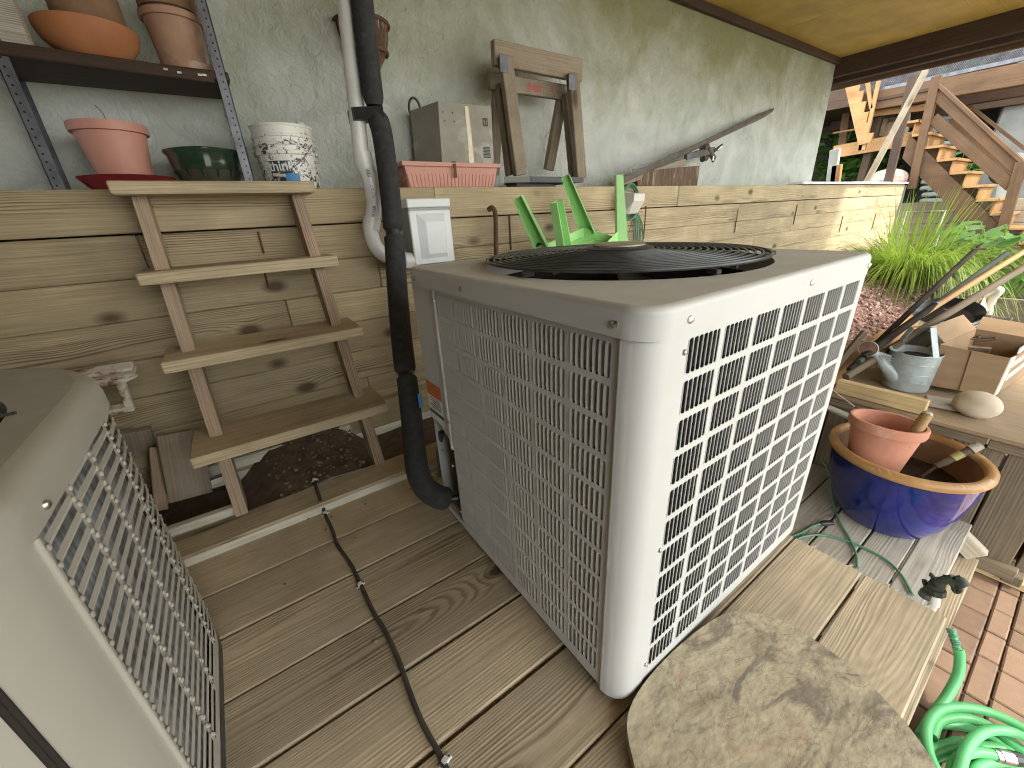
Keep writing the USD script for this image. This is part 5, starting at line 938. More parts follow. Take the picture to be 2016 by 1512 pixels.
for k in range(3): put(cbx, 'tape_strip', sheet([b0 + (.08, -.0125, .05 + .06 * k), b0 + (.08, -.0125, .075 + .06 * k), b0 + (.36, -.046, .08 + .055 * k), b0 + (.36, -.046, .10 + .055 * k)], (0.1, -1, 0)), M_tapew)
# round stone
c = onZ(1915, 812, TZ); rs_ = thing('round_stone', 'smooth round tan fieldstone resting on the edge of the plywood top', 'stone', (2.285, .115, TZ))
m = rock((.064, .054, .050), 4, 4, .12, .9); put(rs_, 'stone', m, M_stone, T(2.288, .118, TZ + .047) @ trimesh.transformations.rotation_matrix(1.75, (0, 0, 1)), smooth=True)
# things behind the can: tin, tray, pan, grate
tn = solo('tin_disc', lathe([(.001, .012), (.050, .012), (.054, .0), (.050, -.004), (.001, -.004)], 40), M_galv, 'round dull metal tin propped behind the watering can', 'metal tin', frame(onX(1807, 668, 2.66), (0, 1, 0), unit((-.9, -.2, .45))), smooth=35)
ty = thing('metal_tray', 'white enamel tray with folded edges lying behind the watering can', 'metal tray', onX(1840, 690, 2.75))
pts = [onX(1793, 655, 2.85), onX(1886, 668, 2.80), onX(1868, 700, 2.62), onX(1790, 690, 2.62)]
put(ty, 'tray', hull(pts + [p + (.004, 0, -.012) for p in pts]), M_tray); pts = [onX(1884, 678, 2.74), onX(1897, 700, 2.68), onX(1874, 704, 2.60), onX(1876, 684, 2.66)]; put(ty, 'folded_side', hull(pts + [p + (.004, 0, -.012) for p in pts]), M_tray)
put(ty, 'support', hull([onX(1800, 690, 2.75) + (0, 0, -.02), onX(1870, 700, 2.75) + (0, 0, -.02), onX(1870, 700, 2.9) + (0, 0, -.02), onX(1800, 690, 2.9) + (0, 0, -.02)] + [np.array((x_, y_, TZ)) for x_ in (2.75, 2.9) for y_ in (.30, .45)]), M_old)
ct = solo('white_canister', lathe([(.001, 0), (.02, 0), (.02, .05), (.017, .054), (.001, .054)], 24), M_white, 'small white canister lying in front of the wire grate', 'canister', frame(onX(1868, 645, 2.8), (.4, 1, .2), unit((-1, .2, .3))), smooth=40)
pn = thing('frying_pan', 'black round pan lying under the wire grate', 'pan', (3.05, .38, .33))
put(pn, 'pan_bowl', lathe([(.001, 0), (.10, 0), (.13, .035), (.135, .036), (.104, .004), (.001, .004)], 40), M_blackm, frame(onX(1862, 624, 3.05), (0, 1, 0), unit((-.35, 0, .9))), smooth=40); board(pn, 'pan_handle', onX(1835, 640, 2.95), onX(1812, 655, 2.85), .024, .012, M_blackm)
for k in range(5): put(pn, 'worn_fleck', cbox(.018, .004, .001, .0003), M_galv, frame(onX(1862 + 5 * (k % 2), 612 + 3.5 * k, 3.03) + (-.02, 0, .012), (0.3, 1, 0), unit((-.35, 0, .9))))
gt = thing('wire_grate', 'rusty black wire cooking grate lying on the planter behind the cardboard box', 'grate', (3.1, .25, .36))
ga, gb_, gc, gd = onX(1882, 612, 3.30), onX(1992, 628, 3.35), onX(1958, 670, 2.85), onX(1866, 664, 2.80)
for k in range(19): u = k / 18; put(gt, 'bar', tube([gd + (ga - gd) * u, gc + (gb_ - gc) * u], .0030, 6), M_rust if k % 3 == 0 else M_wire, smooth=60)
for u in (0, .33, .66, 1): put(gt, 'cross_bar', tube([gd + (gc - gd) * u + (0, 0, .005), ga + (gb_ - ga) * u + (0, 0, .005)], .0040, 6), M_steel, smooth=60)
put(gt, 'pan_below', hull([p + (0, 0, -.03) for p in (ga, gb_, gc * .5 + gd * .5)] + [p + (0, 0, -.04) for p in (ga, gb_, gc * .5 + gd * .5)]), M_tray)
put(gt, 'stand', hull([p + (0, 0, -.042) for p in (ga, gb_, gc, gd)] + [np.array((p[0], p[1], TZ)) for p in (ga, gb_, gc, gd)]), M_old)
th = thing('curved_tool_handle', 'pale curved wooden tool handle standing behind the wire grate', 'tool handle', onX(1950, 610, 3.5))
hp = spline([onX(1945, 620, 3.45), onX(1947, 600, 3.45), onX(1955, 586, 3.45), onX(1966, 574, 3.45), onX(1962, 571, 3.45), onX(1948, 575, 3.45), onX(1932, 582, 3.45)], 6)
put(th, 'handle', tube(hp, np.linspace(.018, .024, len(hp)), 10), M_raw, smooth=50); put(th, 'blade', hull([onX(1912, 612, 3.4), onX(1938, 584, 3.4), onX(1946, 612, 3.4), onX(1920, 618, 3.36), onX(1912, 612, 3.46), onX(1946, 612, 3.46), onX(1938, 586, 3.46)]), M_raw)
wr_ = thing('dark_wrench', 'dark iron bar tool lying right of the wire grate', 'iron tool', onX(1995, 660, 3.2)); put(wr_, 'bar', tube([onX(1975, 640, 3.3), onX(2040, 648, 3.3)], .022, 10), M_greyd, smooth=50)
pw = solo('white_strip', hull([onX(px, py_, x_) for px, py_, x_ in ((1985, 675, 2.95), (2040, 655, 3.0), (2040, 668, 2.95), (1990, 682, 2.9), (1985, 678, 2.95), (2040, 660, 3.0))]), M_white, 'white plastic strip lying at the right edge behind the cardboard box', 'plastic strip')
# long handles resting across the planter
def pole(label, a, xa, b, xb_, r, mat, r2=None, ends=None):
    n = thing('tool_handle', label, 'tool handle', onX(*a, xa), 'long tool handles resting on the planter'); A, B = onX(*a, xa), onX(*b, xb_); k = 14
    P = np.array([A + (B - A) * u for u in np.linspace(0, 1, k)]); P[:, 2] += .004 * np.sin(np.linspace(0, math.pi, k)); 
    put(n, 'shaft', tube(P, np.linspace(r, r2 or r, k), 14), mat, np.eye(4), smooth=50) if 0 else put(n, 'shaft', mv(tube(P, np.linspace(r, r2 or r, k), 14), np.linalg.inv(frame(A, B - A))), mat, frame(A, B - A), smooth=50); return n, A, B
n_, A, B = pole('thick weathered grey brown tool handle, lowest of the bundle over the planter', (1665, 742), 2.22, (2040, 512), 3.35, .0165, M_handle)
n_, A, B = pole('dark brown tool handle, topmost and steepest of the bundle, with a split tip', (1672, 728), 2.26, (1918, 494), 3.35, .0125, M_handle3)
put(n_, 'split_tip', hull([B + o for o in np.array([(0, 0, 0), (.02, 0, .03), (.0, -.01, .006)])] + [B + (.045, -.02, .045)]), M_handle3); put(n_, 'rusty_tang', hull([B + o for o in np.array([(0, 0, 0), (.03, -.04, .006), (.02, -.035, .016), (0, 0, .012), (.02, -.02, .02)])]), M_rust)
n_, A, B = pole('green grey tool handle, second of the bundle from the top', (1690, 712), 2.30, (1982, 499), 3.30, .0130, pbr('green_grey_handle', (0.045, 0.055, 0.045), (0.07, 0.08, 0.065), scale=20, rough=0.8, spec=0.2))
n_, A, B = pole('amber varnished tool handle between the grey handles of the bundle', (1760, 655), 2.55, (2040, 481), 3.35, .0130, M_handle2)
n_, A, B = pole('short black rubber ended handle lying among the tool handles', (1700, 703), 2.32, (1840, 601), 2.78, .0150, M_handle3); put(n_, 'end_ring', tube([B, B + unit(B - A) * .012], .0165, 14), M_steel, smooth=50)
n_ = thing('wood_stake', 'short pale wooden stake leaning against the planter beside the large unit', 'stake', onX(1650, 700, 2.18)); board(n_, 'stake', onX(1640, 728, 2.16), onX(1703, 652, 2.24), .022, .030, M_handle, up=(0, -.5, 1))
# gravel mound and its stones
gx, gy = np.meshgrid(np.linspace(2.0, 6.4, 90), np.linspace(.602, 1.94, 46), indexing='ij')
def mound(x, y): return .16 + .36 * np.exp(-((x - 3.95) / 1.15) ** 2 - ((y - 1.08) / .46) ** 2) - .25 * np.clip((x - 5.0) / 1.4, 0, 1) + .10 * np.clip((y - 1.3) / .6, 0, 1)
gz = mound(gx, gy) + .018 * meshkit.fbm(np.stack([gx * 6, gy * 6, gx * 0], -1).reshape(-1, 3)).reshape(gx.shape)
n1, n2 = gx.shape; ii, jj = np.meshgrid(np.arange(n1 - 1), np.arange(n2 - 1), indexing='ij'); q = np.stack([ii * n2 + jj, (ii + 1) * n2 + jj, (ii + 1) * n2 + jj + 1, ii * n2 + jj + 1], -1).reshape(-1, 4)
structure('gravel_bed', (np.dstack([gx, gy, gz]).reshape(-1, 3), q), M_lavab, smooth=True)
proto = [rock((1, .8, .6), k, 1, .35) for k in range(6)]; vs, fs, off = [], [], 0
for k in range(20000):
    x = 2.05 + 3.3 * rnd.random() ** 1.25; y = rnd.uniform(.60, 1.75); s = rnd.choice((.005, .006, .008, .009, .012)) * rnd.uniform(.8, 1.25)
    Rm = trimesh.transformations.random_rotation_matrix(nrs.rand(3))[:3, :3]; p = proto[k % 6]; vs.append((p.vertices @ Rm.T) * s + (x, y, mound(x, y) + .004 + s * .2)); fs.append(p.faces + off); off += len(p.vertices)
M_lava2 = usdkit.material(stage, L('lava_stone'), {'g': ('geometry', {}), 'v': ('voronoi_texture', {'scale': 45.0}), 'b': ('rgb_to_bw', {}), 'r': ('rgb_ramp', {'ramp': [(0.2, (0.065, 0.036, 0.032)), (0.5, (0.17, 0.098, 0.084)), (0.8, (0.38, 0.275, 0.24))]}), 'p': ('principled_bsdf', {'roughness': .9})},
    [('g.position', 'v.vector'), ('v.color', 'b.color'), ('b.val', 'r.fac'), ('r.color', 'p.base_color')], surface='p.BSDF')
solo('gravel', (np.vstack(vs), np.vstack(fs)), M_lava2, 'pinkish brown lava gravel heaped behind the tool handles', 'gravel', kind='stuff')
# grass clump
def blade_mesh(n, R0, spread, hmin, hmax, w, droop, seed, up_share=.1):
    r_ = random.Random(seed); V, Fq = [], []
    for k in range(n):
        a = r_.uniform(0, 2 * math.pi); r0 = R0 * math.sqrt(r_.random()); h = r_.uniform(hmin, hmax); sp = spread * r_.uniform(.35, 1.1); dr_ = droop * r_.uniform(.4, 1.2)
        if r_.random() < up_share: sp *= .45; dr_ *= .15; h *= 1.25
        p0 = np.array((r0 * math.cos(a), r0 * math.sin(a), 0)); d = np.array((math.cos(a + r_.uniform(-.5, .5)), math.sin(a + r_.uniform(-.5, .5)), 0)); sdv = np.array((-d[1], d[0], 0)); ww = w * r_.uniform(.6, 1.2); b = len(V); m = 8
        for i, t in enumerate(np.linspace(0, 1, m)):
            c = p0 + d * sp * t ** 1.25 + np.array((0, 0, h * (t - dr_ * t ** 3.2))); w_ = ww * (1 - t ** 2.2) * (.55 + .45 * min(1, 4 * t)); V += [c - sdv * w_ / 2, c + sdv * w_ / 2]
        Fq += [(b + 2 * i, b + 2 * i + 1, b + 2 * i + 3, b + 2 * i + 2) for i in range(m - 1)]
    return np.array(V), np.array(Fq)
gcl = thing('grass_clump', 'sunlit bright green ornamental grass clump growing from the gravel mound', 'grass clump', (4.05, .80, .40))
gbz = mound(4.05, .80) - .02
put(gcl, 'blades', blade_mesh(1500, .15, .62, .36, .66, .0075, 1.15, 5, .09), M_grass, T(4.05, .80, gbz), smooth=True, kind='stuff'); put(gcl, 'arching_blades', blade_mesh(110, .14, .60, .40, .60, .014, 1.35, 15, 0), M_grass, T(4.05, .80, gbz), smooth=True, kind='stuff'); put(gcl, 'dry_blades', blade_mesh(500, .16, .34, .12, .36, .006, 1.2, 6, 0), M_dry, T(4.05, .80, gbz), smooth=True, kind='stuff')
gcl = thing('grass_clump', 'lower yellow green grass tuft spilling over right of the big clump', 'grass clump', (4.3, .52, .3)); put(gcl, 'blades', blade_mesh(320, .10, .30, .20, .34, .007, 1.3, 9, .03), M_grass, T(4.25, .50, mound(4.25, .60) - .08), smooth=True, kind='stuff')
gcl = thing('grass_clump', 'thin tall iris like shoots standing behind the grass clump at the wall end', 'grass shoots', (6.3, 1.4, .3)); put(gcl, 'blades', blade_mesh(26, .10, .22, .55, .95, .022, .3, 12, .5), M_grass, T(6.2, 1.38, mound(6.2, 1.38) - .03), smooth=True, kind='stuff')
# white wire plant supports
for k, (ps, x_) in enumerate(((((1842, 462), (1862, 415), (1785, 416)), 4.6), (((1884, 503), (1899, 456), (1850, 457)), 4.5))):
    n_ = thing('plant_support', ('taller white wire plant support rising behind the grass clump', 'lower white wire plant support at the right side of the grass clump')[k], 'plant support', onX(*ps[0], x_)); P = [onX(*p, x_) for p in ps]
    g0 = P[0].copy(); g0[2] = .1; g3 = P[2].copy(); g3[2] = .1; put(n_, 'wire', tube([g0, P[0], P[1], P[2], g3], .006, 6), M_pvc)
# broad leaved plants
def leaf_plant(name, label, cat_, c, n, R, h, ls, seed, mat=None):
    r_ = random.Random(seed); t = thing(name, label, cat_, c); base = np.array(c)
    for k in range(n):
        a = r_.uniform(0, 2 * math.pi); rr_ = R * math.sqrt(r_.random()); p = base + (rr_ * math.cos(a), rr_ * math.sin(a), h * r_.uniform(.45, 1.0)); l = ls * r_.uniform(.7, 1.2)
        V = []; nu, nv = 6, 5
        for i in range(nu):
            u = i / (nu - 1); wd = l * .46 * math.sin(math.pi * min(1, u * .93 + .07)) ** .6 * (1 - .25 * u)
            for j in range(nv):
                v_ = (j / (nv - 1) - .5) * 2; V.append((u * l, v_ * wd, -.22 * l * u * u + .10 * l * abs(v_) + .02 * l * math.sin(7 * u + 3 * v_)))
        f = [(i * nv + j, i * nv + j + 1, (i + 1) * nv + j + 1, (i + 1) * nv + j) for i in range(nu - 1) for j in range(nv - 1)]
        M = T(*p) @ trimesh.transformations.rotation_matrix(a + r_.uniform(-.6, .6), (0, 0, 1)) @ trimesh.transformations.rotation_matrix(r_.uniform(-.25, .5), (0, 1, 0)) @ trimesh.transformations.rotation_matrix(r_.uniform(-.3, .3), (1, 0, 0))
        put(t, 'leaf', (np.array(V), np.array(f)), mat or M_hosta, M, smooth=True); put(t, 'stem', tube([base + (rr_ * .3 * math.cos(a), rr_ * .3 * math.sin(a), 0), (base + p) / 2 + (0, 0, .05), p], .005, 5), M_grass)
    return t
leaf_plant('broad_leaf_plant', 'broad leaved blue green garden plant at the right edge behind the tool handles', 'leafy plant', (4.62, .40, .15), 70, .36, .66, .17, 3); leaf_plant('broad_leaf_plant', 'smaller broad leaved plant under the far staircase', 'leafy plant', (10.2, 1.72, 1.05), 14, .22, .55, .2, 8)
lp = thing('low_planter', 'low weathered timber planter box at the right edge below the broad leaves', 'planter box', (4.4, .2, 0))
board(lp, 'side_board', (4.15, .62, .10), (4.15, -.4, .10), .04, .16, M_planter); board(lp, 'side_board', (4.15, .62, .265), (4.15, -.4, .265), .04, .16, M_old); board(lp, 'end_board', (4.17, .60, .18), (5.3, .60, .18), .04, .32, M_planter); put(lp, 'soil', prism(sg.box(4.17, -.4, 5.3, .58), .05, .25), M_soil)
solo('pink_stone', rock((.08, .07, .06), 2, 3, .2), M_pink, 'small pink stone beside the low planter behind the grate', 'stone', T(*onX(1925, 595, 3.9)), smooth=True)

# ================================================================== POTS ON THE STEP
bp = thing('blue_pot', 'large glossy cobalt blue garden pot with an ochre rim standing on the lower step', 'garden pot', (1.925, .215, STEP)); MB_ = T(1.925, .215, STEP)
RB = .226; HP = .312
put(bp, 'body', lathe([(.001, 0), (.125, 0), (.140, .006), (.172, .06), (.197, .13), (.212, .21), (.217, .278)], 64), M_blue, MB_, smooth=50)
put(bp, 'rim', lathe([(.217, .276), (.226, .280), (.233, .291), (.232, .304), (.222, .312), (.208, .311), (.200, .302), (.199, .29)], 64), M_rim, MB_, smooth=60); put(bp, 'inside', lathe([(.199, .292), (.196, .22), (.185, .16), (.001, .16)], 64), M_terrad, MB_, smooth=40)
v = [(.19 * math.sqrt(u) * math.cos(a), .19 * math.sqrt(u) * math.sin(a), 0) for u in np.linspace(0, 1, 14) for a in np.linspace(0, 2 * np.pi, 48, endpoint=False)]; v = np.array(v); v[:, 2] = .185 + .02 * meshkit.fbm(v * 25); f = [(i * 48 + j, i * 48 + (j + 1) % 48, (i + 1) * 48 + (j + 1) % 48, (i + 1) * 48 + j) for i in range(13) for j in range(48)]
put(bp, 'soil', (v, np.array(f)), M_soil, MB_, smooth=True)
MT_ = T(1.865, .285, STEP + .215) @ trimesh.transformations.rotation_matrix(.10, (0, 1, 0))
tc_ = thing('flower_pot', 'terracotta plastic flower pot standing inside the large blue pot', 'flower pot', (1.865, .285, STEP + .2)); put(tc_, 'body', lathe([(.001, 0), (.076, 0), (.103, .165), (.112, .168), (.115, .176), (.115, .198), (.112, .204), (.104, .204), (.101, .198), (.097, .16), (.072, .012), (.001, .012)], 64), M_terra, MT_, smooth=35)
br_ = thing('brush_handle', 'short wooden handle sticking out of the terracotta pot in the blue pot', 'tool handle', onX(1800, 840, 1.83)); A, B = onX(1795, 862, 1.86), onX(1824, 818, 1.93); put(br_, 'grip', tube([A + (A - B) * .4, A, A * .5 + B * .5, B], [.013, .016, .018, .017], 14), M_handle2, smooth=50); put(br_, 'end_cap', tube([B, B + unit(B - A) * .012], [.018, .013], 14), M_weath, smooth=50)
tw = thing('garden_trowel', 'old trowel handle with a yellow patch lying in the soil of the blue pot', 'trowel', onX(1870, 900, 1.97)); A, B = onX(1843, 918, 1.96), onX(1916, 882, 2.03)
put(tw, 'handle', tube([A, A * .75 + B * .25, A * .5 + B * .5, A * .25 + B * .75, B], [.010, .013, .011, .013, .012], 12), M_handle, smooth=50); put(tw, 'yellow_band', tube([A * .55 + B * .45, A * .30 + B * .70], [.0128, .0140], 12), pbr('yellow_paint', (.42, .40, .12), (.3, .26, .1), scale=40), smooth=50); put(tw, 'butt', tube([B * .92 + A * .08, B + unit(B - A) * .022], [.017, .016], 12), M_weath, smooth=50); put(tw, 'tang', tube([A, A + (A - B) * .35 + (0, 0, -.02)], .005, 6), M_rust)
pl = thing('white_pipe', 'short white plastic pipe under the planter bench behind the terracotta pot', 'plastic pipe', onX(1650, 812, 2.1)); put(pl, 'pipe', tube([onX(1625, 800, 2.13), onX(1690, 828, 2.10)], .013, 12), M_pvc, smooth=50)
sk = solo('thin_stick', tube([onX(1640, 768, 2.12), onX(1655, 780, 2.10), onX(1682, 800, 2.05)], .0026, 6), M_raw, 'thin pale stick between the planter edge and the terracotta pot', 'stick')
# green cords on the step
gc_ = thing('green_cord', 'thin pale green cord looping over the lower step in front of the blue pot', 'cord', (1.6, .15, STEP))
for ps in (((1590, 900), (1607, 897), (1625, 915), (1635, 945), (1640, 985), (1652, 1025), (1672, 1060), (1685, 1090), (1688, 1118)), ((1545, 1075), (1580, 1057), (1620, 1053), (1660, 1063), (1700, 1078), (1745, 1103), (1775, 1133), (1797, 1172)), ((1540, 1062), (1575, 1050), (1600, 1036), (1618, 1031))):
    put(gc_, 'strand', tube(spline([onZ(*p, STEP + .006) for p in ps], 6), .0042, 8), M_cord, smooth=60)
A, B = onZ(1616, 1031, STEP + .008), onZ(1640, 1029, STEP + .010); put(gc_, 'black_plug', tube([A, A * .6 + B * .4, B], [.007, .012, .009], 10), M_black, smooth=50)
# hose splitter on the riser at the end of the deck
hv_ = thing('hose_splitter', 'dark metal hose splitter valve on a riser at the end of the deck', 'hose valve', (1.33, 0, 0)); c = onX(1843, 1172, 1.33)
X_ = 1.33
def pt(px, py, x=X_): return onX(px, py, x)
put(hv_, 'riser_collar', tube([pt(1838, 1190), pt(1842, 1166)], .012, 14), M_bright, smooth=50); put(hv_, 'riser', tube([pt(1838, 1188), pt(1838, 1188) + (0, 0, -.34)], .010, 12), M_pvc, smooth=50)
put(hv_, 'base_nut', tube([pt(1842, 1168), pt(1843, 1158)], .020, 8), M_brass); put(hv_, 'body', tube([pt(1843, 1160), pt(1848, 1148), pt(1852, 1143)], [.013, .015, .012], 12), M_brass, smooth=50); put(hv_, 'body_arm', tube([pt(1850, 1147), pt(1862, 1141), pt(1872, 1144), pt(1882, 1140)], [.012, .0105, .0145, .012], 12), M_brass, smooth=50); put(hv_, 'wing_knob', hull([pt(1856, 1130), pt(1866, 1134), pt(1870, 1141), pt(1858, 1142), pt(1858, 1136, 1.35), pt(1868, 1138, 1.35)]), M_black)
put(hv_, 'valve_outlet', tube([pt(1846, 1150), pt(1833, 1160), pt(1826, 1168)], [.016, .014, .014], 12), M_brass, smooth=50); put(hv_, 'valve_outlet', tube([pt(1880, 1141), pt(1890, 1145), pt(1895, 1152)], [.013, .014, .015], 12), M_brass, smooth=50)
lp_ = [pt(1829 + 9 * math.cos(a), 1143 + 13 * math.sin(a)) for a in np.linspace(-1.5, 3.2, 14)]; put(hv_, 'lever_loop', tube(lp_, .0055, 8), M_black, smooth=50)
put(hv_, 'lever_loop', tube([pt(1884 + 7 * math.cos(a), 1158 + 8 * math.sin(a)) for a in np.linspace(-.6, 3.6, 12)], .0048, 8), M_black, smooth=50); put(hv_, 'hose_thread', tube([pt(1827, 1166), pt(1822, 1174)], [.0155, .0155], 12), M_steel)
put(hv_, 'lever', hull([pt(1870, 1138), pt(1889, 1132), pt(1892, 1136), pt(1874, 1146), pt(1870, 1138, 1.36), pt(1889, 1132, 1.36)]), M_black); put(hv_, 'lever', tube([pt(1872, 1150), pt(1882, 1158), pt(1890, 1158), pt(1892, 1150)], .0055, 8), M_black, smooth=50)
# garden hose coil on the pavers
hz = thing('garden_hose', 'bright green garden hose coiled on the brick paving at the lower right', 'garden hose', (1.4, -.2, BR))
r_h = .0125
lead = spline([onZ(1872, 1238, -.20), onZ(1880, 1262, -.22), onZ(1889, 1290, -.26), onZ(1885, 1330, -.31), onZ(1862, 1375, -.35), onZ(1830, 1418, -.372), onZ(1812, 1450, -.38)], 8)
put(hz, 'lead', tube(lead[12:], r_h, 12), M_hose, smooth=60); tk = lead[:13]
put(hz, 'spring_guard', tube(tk, .0085, 10), M_hose, smooth=60)
for k in range(9): q = tk[int(k * 1.4)]; q2 = tk[min(len(tk) - 1, int(k * 1.4) + 1)]; put(hz, 'guard_ring', tube([q, q + unit(q2 - q) * .004], .0108, 10), M_cord if k < 8 else M_chrome, smooth=50)
coils = [((1850, 1530), (1828, 1480), (1826, 1430), (1850, 1398), (1895, 1392), (1950, 1403), (2010, 1432), (2060, 1470)), ((1835, 1450), (1850, 1420), (1895, 1412), (1945, 1428), (1990, 1462), (2050, 1500)), ((1885, 1530), (1905, 1470), (1940, 1440), (1990, 1440), (2050, 1470)), ((1815, 1500), (1835, 1478), (1880, 1462), (1895, 1462)), ((1812, 1520), (1840, 1490), (1880, 1478), (1930, 1470), (1985, 1475), (2040, 1490)), ((1868, 1540), (1885, 1495), (1920, 1480), (1960, 1486), (1975, 1490)), ((1905, 1540), (1930, 1506), (1975, 1498), (2040, 1510)), ((1850, 1425), (1900, 1430), (1945, 1450), (1985, 1480), (2030, 1512))]
for k, ps in enumerate(coils):
    z = BR + r_h + .001 + (.030, .014, .046, .0, .0, .024, .004, .0)[k]; put(hz, 'coil', tube(spline([onZ(*p, z) for p in ps], 8), r_h, 12), M_hose, smooth=60)
A, B = onZ(1958, 1486, BR + .037), onZ(1992, 1492, BR + .037); put(hz, 'coupling', tube([A, A * .7 + B * .3, A * .7 + B * .3, B], [.0145, .0145, .0165, .0165], 14), M_chrome, smooth=40); put(hz, 'coupling_grip', tube([B, B + (B - A) * .6], [.017, .015], 10), M_black)
solo('flower_pot', lathe(pot_profile(.05, .07, .12, .02, .004), 40), M_terrad, 'small dark brown pot at the right edge on the light boards', 'flower pot', T(2.335, -.185, -.37), smooth=35)

# ================================================================== FAR STAIRCASE AND DECK
XS = 9.0; WS = .95
sc = thing('far_staircase', 'reddish brown outdoor wooden staircase with handrails beyond the end of the wall', 'staircase', (XS, 1.4, -.4))
def fbd(p, q, w, t, mat, x=XS, up=(1, 0, 0), name='rail'): return board(sc, name, onX(*p, x), onX(*q, x), w, t, mat, up=up, b=.006)
fbd((1845, 150), (1795, 372), .10, .10, M_redwood, name='newel_post'); fbd((2012, 318), (1958, 510), .11, .10, M_redwood, name='newel_post'); fbd((1745, 180), (1690, 375), .11, .11, M_dark, 9.6, name='newel_post')
board(sc, 'handrail', onX(1846, 166, XS), onX(2035, 340, XS), .09, .04, M_redwood, up=(0, .7, .7)); board(sc, 'handrail', onX(1872, 180, XS + WS), onX(2040, 310, XS + WS), .09, .04, M_redwood, up=(0, .7, .7))
fbd((1846, 182), (2014, 338), .16, .035, M_redwood); fbd((1836, 232), (1994, 368), .13, .035, M_redwood); fbd((1868, 238), (1998, 350), .13, .035, M_redwood, XS + WS)
rz = [onX(*p, XS) for p in ((1820, 290), (1922, 393))]; dyz = (rz[1] - rz[0]) / 4.0
for k in range(-1, 10):
    p = rz[0] + dyz * k
    if p[2] < -.35: break
    board(sc, 'riser', (XS + .02, p[1] + .005, p[2] + abs(dyz[2]) / 2 - .015), (XS + WS, p[1] + .005, p[2] + abs(dyz[2]) / 2 - .015), .022, abs(dyz[2]) - .03, M_oran, b=.004)
    board(sc, 'tread', (XS - .03, p[1] + abs(dyz[1]) / 2 - .02, p[2] + abs(dyz[2]) - .012), (XS + WS + .03, p[1] + abs(dyz[1]) / 2 - .02, p[2] + abs(dyz[2]) - .012), abs(dyz[1]) + .03, .035, M_oran, b=.004)
e0, e1 = rz[0] - dyz * 1.2, rz[0] + dyz * 9.5
prf = [(e0[1], e0[2] - .02), (e1[1], e1[2] - .02), (e1[1], e1[2] - .34), (e0[1], e0[2] - .34)]
def yz_prism(poly, t, x): m = prism(sg.Polygon(poly).buffer(0), t); return m, np.array([[0, 0, 1, x], [1, 0, 0, 0], [0, 1, 0, 0], [0, 0, 0, 1.0]])
for x in (XS - .005, XS + WS - .04): m_, M_ = yz_prism(prf, .045, x); put(sc, 'stringer', m_, M_redwood, M_)
# landing and upper flight
fbd((1640, 300), (1800, 272), .20, .05, M_oran, 9.5, name='landing_beam'); fbd((1640, 262), (1700, 252), .03, .03, M_oran, 9.7); fbd((1700, 226), (1830, 210), .09, .035, M_oran, 9.5)
fbd((1790, 190), (1782, 270), .07, .07, M_weath, 9.8, name='post'); fbd((1655, 300), (1668, 210), .12, .03, M_redwood, 9.9, name='back_panel')
saw = []
for k in range(6): saw += [(1690 - 2 - 5.2 * (5 - k) * .9, 285 - 25 * (5 - k)), (1697 - 3.5 * (5 - k) * .9, 281 - 25 * (5 - k) - 6)]
uf = thing('upper_flight', 'sunlit sawtooth stair stringer rising behind the corner of the stucco wall', 'stair stringer', onX(1690, 285, 9.2))
A0, A1 = onX(1690, 286, 9.2), onX(1662, 165, 9.2); nst = 6; poly = [(A0[1], A0[2]), ]
for k in range(nst):
    t0, t1 = k / nst, (k + 1) / nst; y0_, y1_ = A0[1] + (A1[1] - A0[1]) * t0, A0[1] + (A1[1] - A0[1]) * t1; z0_, z1_ = A0[2] + (A1[2] - A0[2]) * t0, A0[2] + (A1[2] - A0[2]) * t1
    poly += [(y0_ - .16, z0_ + .02), (y0_ - .16, z1_), (y1_ - .16, z1_)]
poly += [(A1[1], A1[2])]; m_, M_ = yz_prism(poly, .05, 9.2); put(uf, 'stringer', m_, M_oran, M_)
up_ = thing('stair_rail_post', 'thin sunlit wooden rails meeting in a V behind the stucco wall corner', 'stair rail', onX(1700, 290, 9.25))
board(up_, 'rail', onX(1700, 296, 9.25), onX(1730, 160, 9.25), .05, .05, M_oran, up=(1, 0, 0)); board(up_, 'rail', onX(1716, 214, 9.25), onX(1706, 150, 9.25), .05, .05, M_oran, up=(1, 0, 0)); board(up_, 'rail', onX(1697, 296, 9.5), onX(1712, 215, 9.5), .10, .05, M_redwood, up=(1, 0, 0))
od = thing('overhead_deck', 'dark brown raised deck with beams and chain link railing seen under the porch rim', 'raised deck', (9.3, 1.5, 2.2))
def obm(p, q, w, t, mat, x): board(od, 'beam', onX(*p, x), onX(*q, x), t, w, mat, up=(0, 0, 1), b=.008)
obm((1690, 205), (2050, 140), .26, .16, M_redwood, 9.4); obm((1690, 228), (2050, 168), .20, .12, M_dark, 9.9); obm((1640, 250), (2050, 190), .16, .3, M_dark, 10.8)
board(od, 'deck_floor', (9.3, 4.3, 2.44), (11.6, 4.3, 2.44), 4.2, .04, M_dark)
for k in range(9): board(od, 'screen_board', (11.2, 7.0, 2.35 + .2 * k), (11.2, -1.5, 2.35 + .2 * k), .03, .21, M_dark)  # dark boards added as a backdrop behind the chain link
for x_, pz0, pz1 in ((9.35, 172, 110),): board(od, 'rail_pipe', onX(1690, 186, 9.35), onX(2050, 108, 9.35), .05, .05, M_steel); board(od, 'rail_pipe', onX(1690, 158, 9.5) + (0, 0, .3), onX(2050, 60, 9.5) + (0, 0, .5), .05, .05, M_steel)
W0, W1 = onX(1700, 184, 9.42), onX(2045, 109, 9.42); wl_ = []
for k in range(90):
    u = k / 89; c = W0 + (W1 - W0) * u
    for s in (-1, 1): wl_.append(tube([c, c + (0, s * .55, .75)], .005, 4, False))
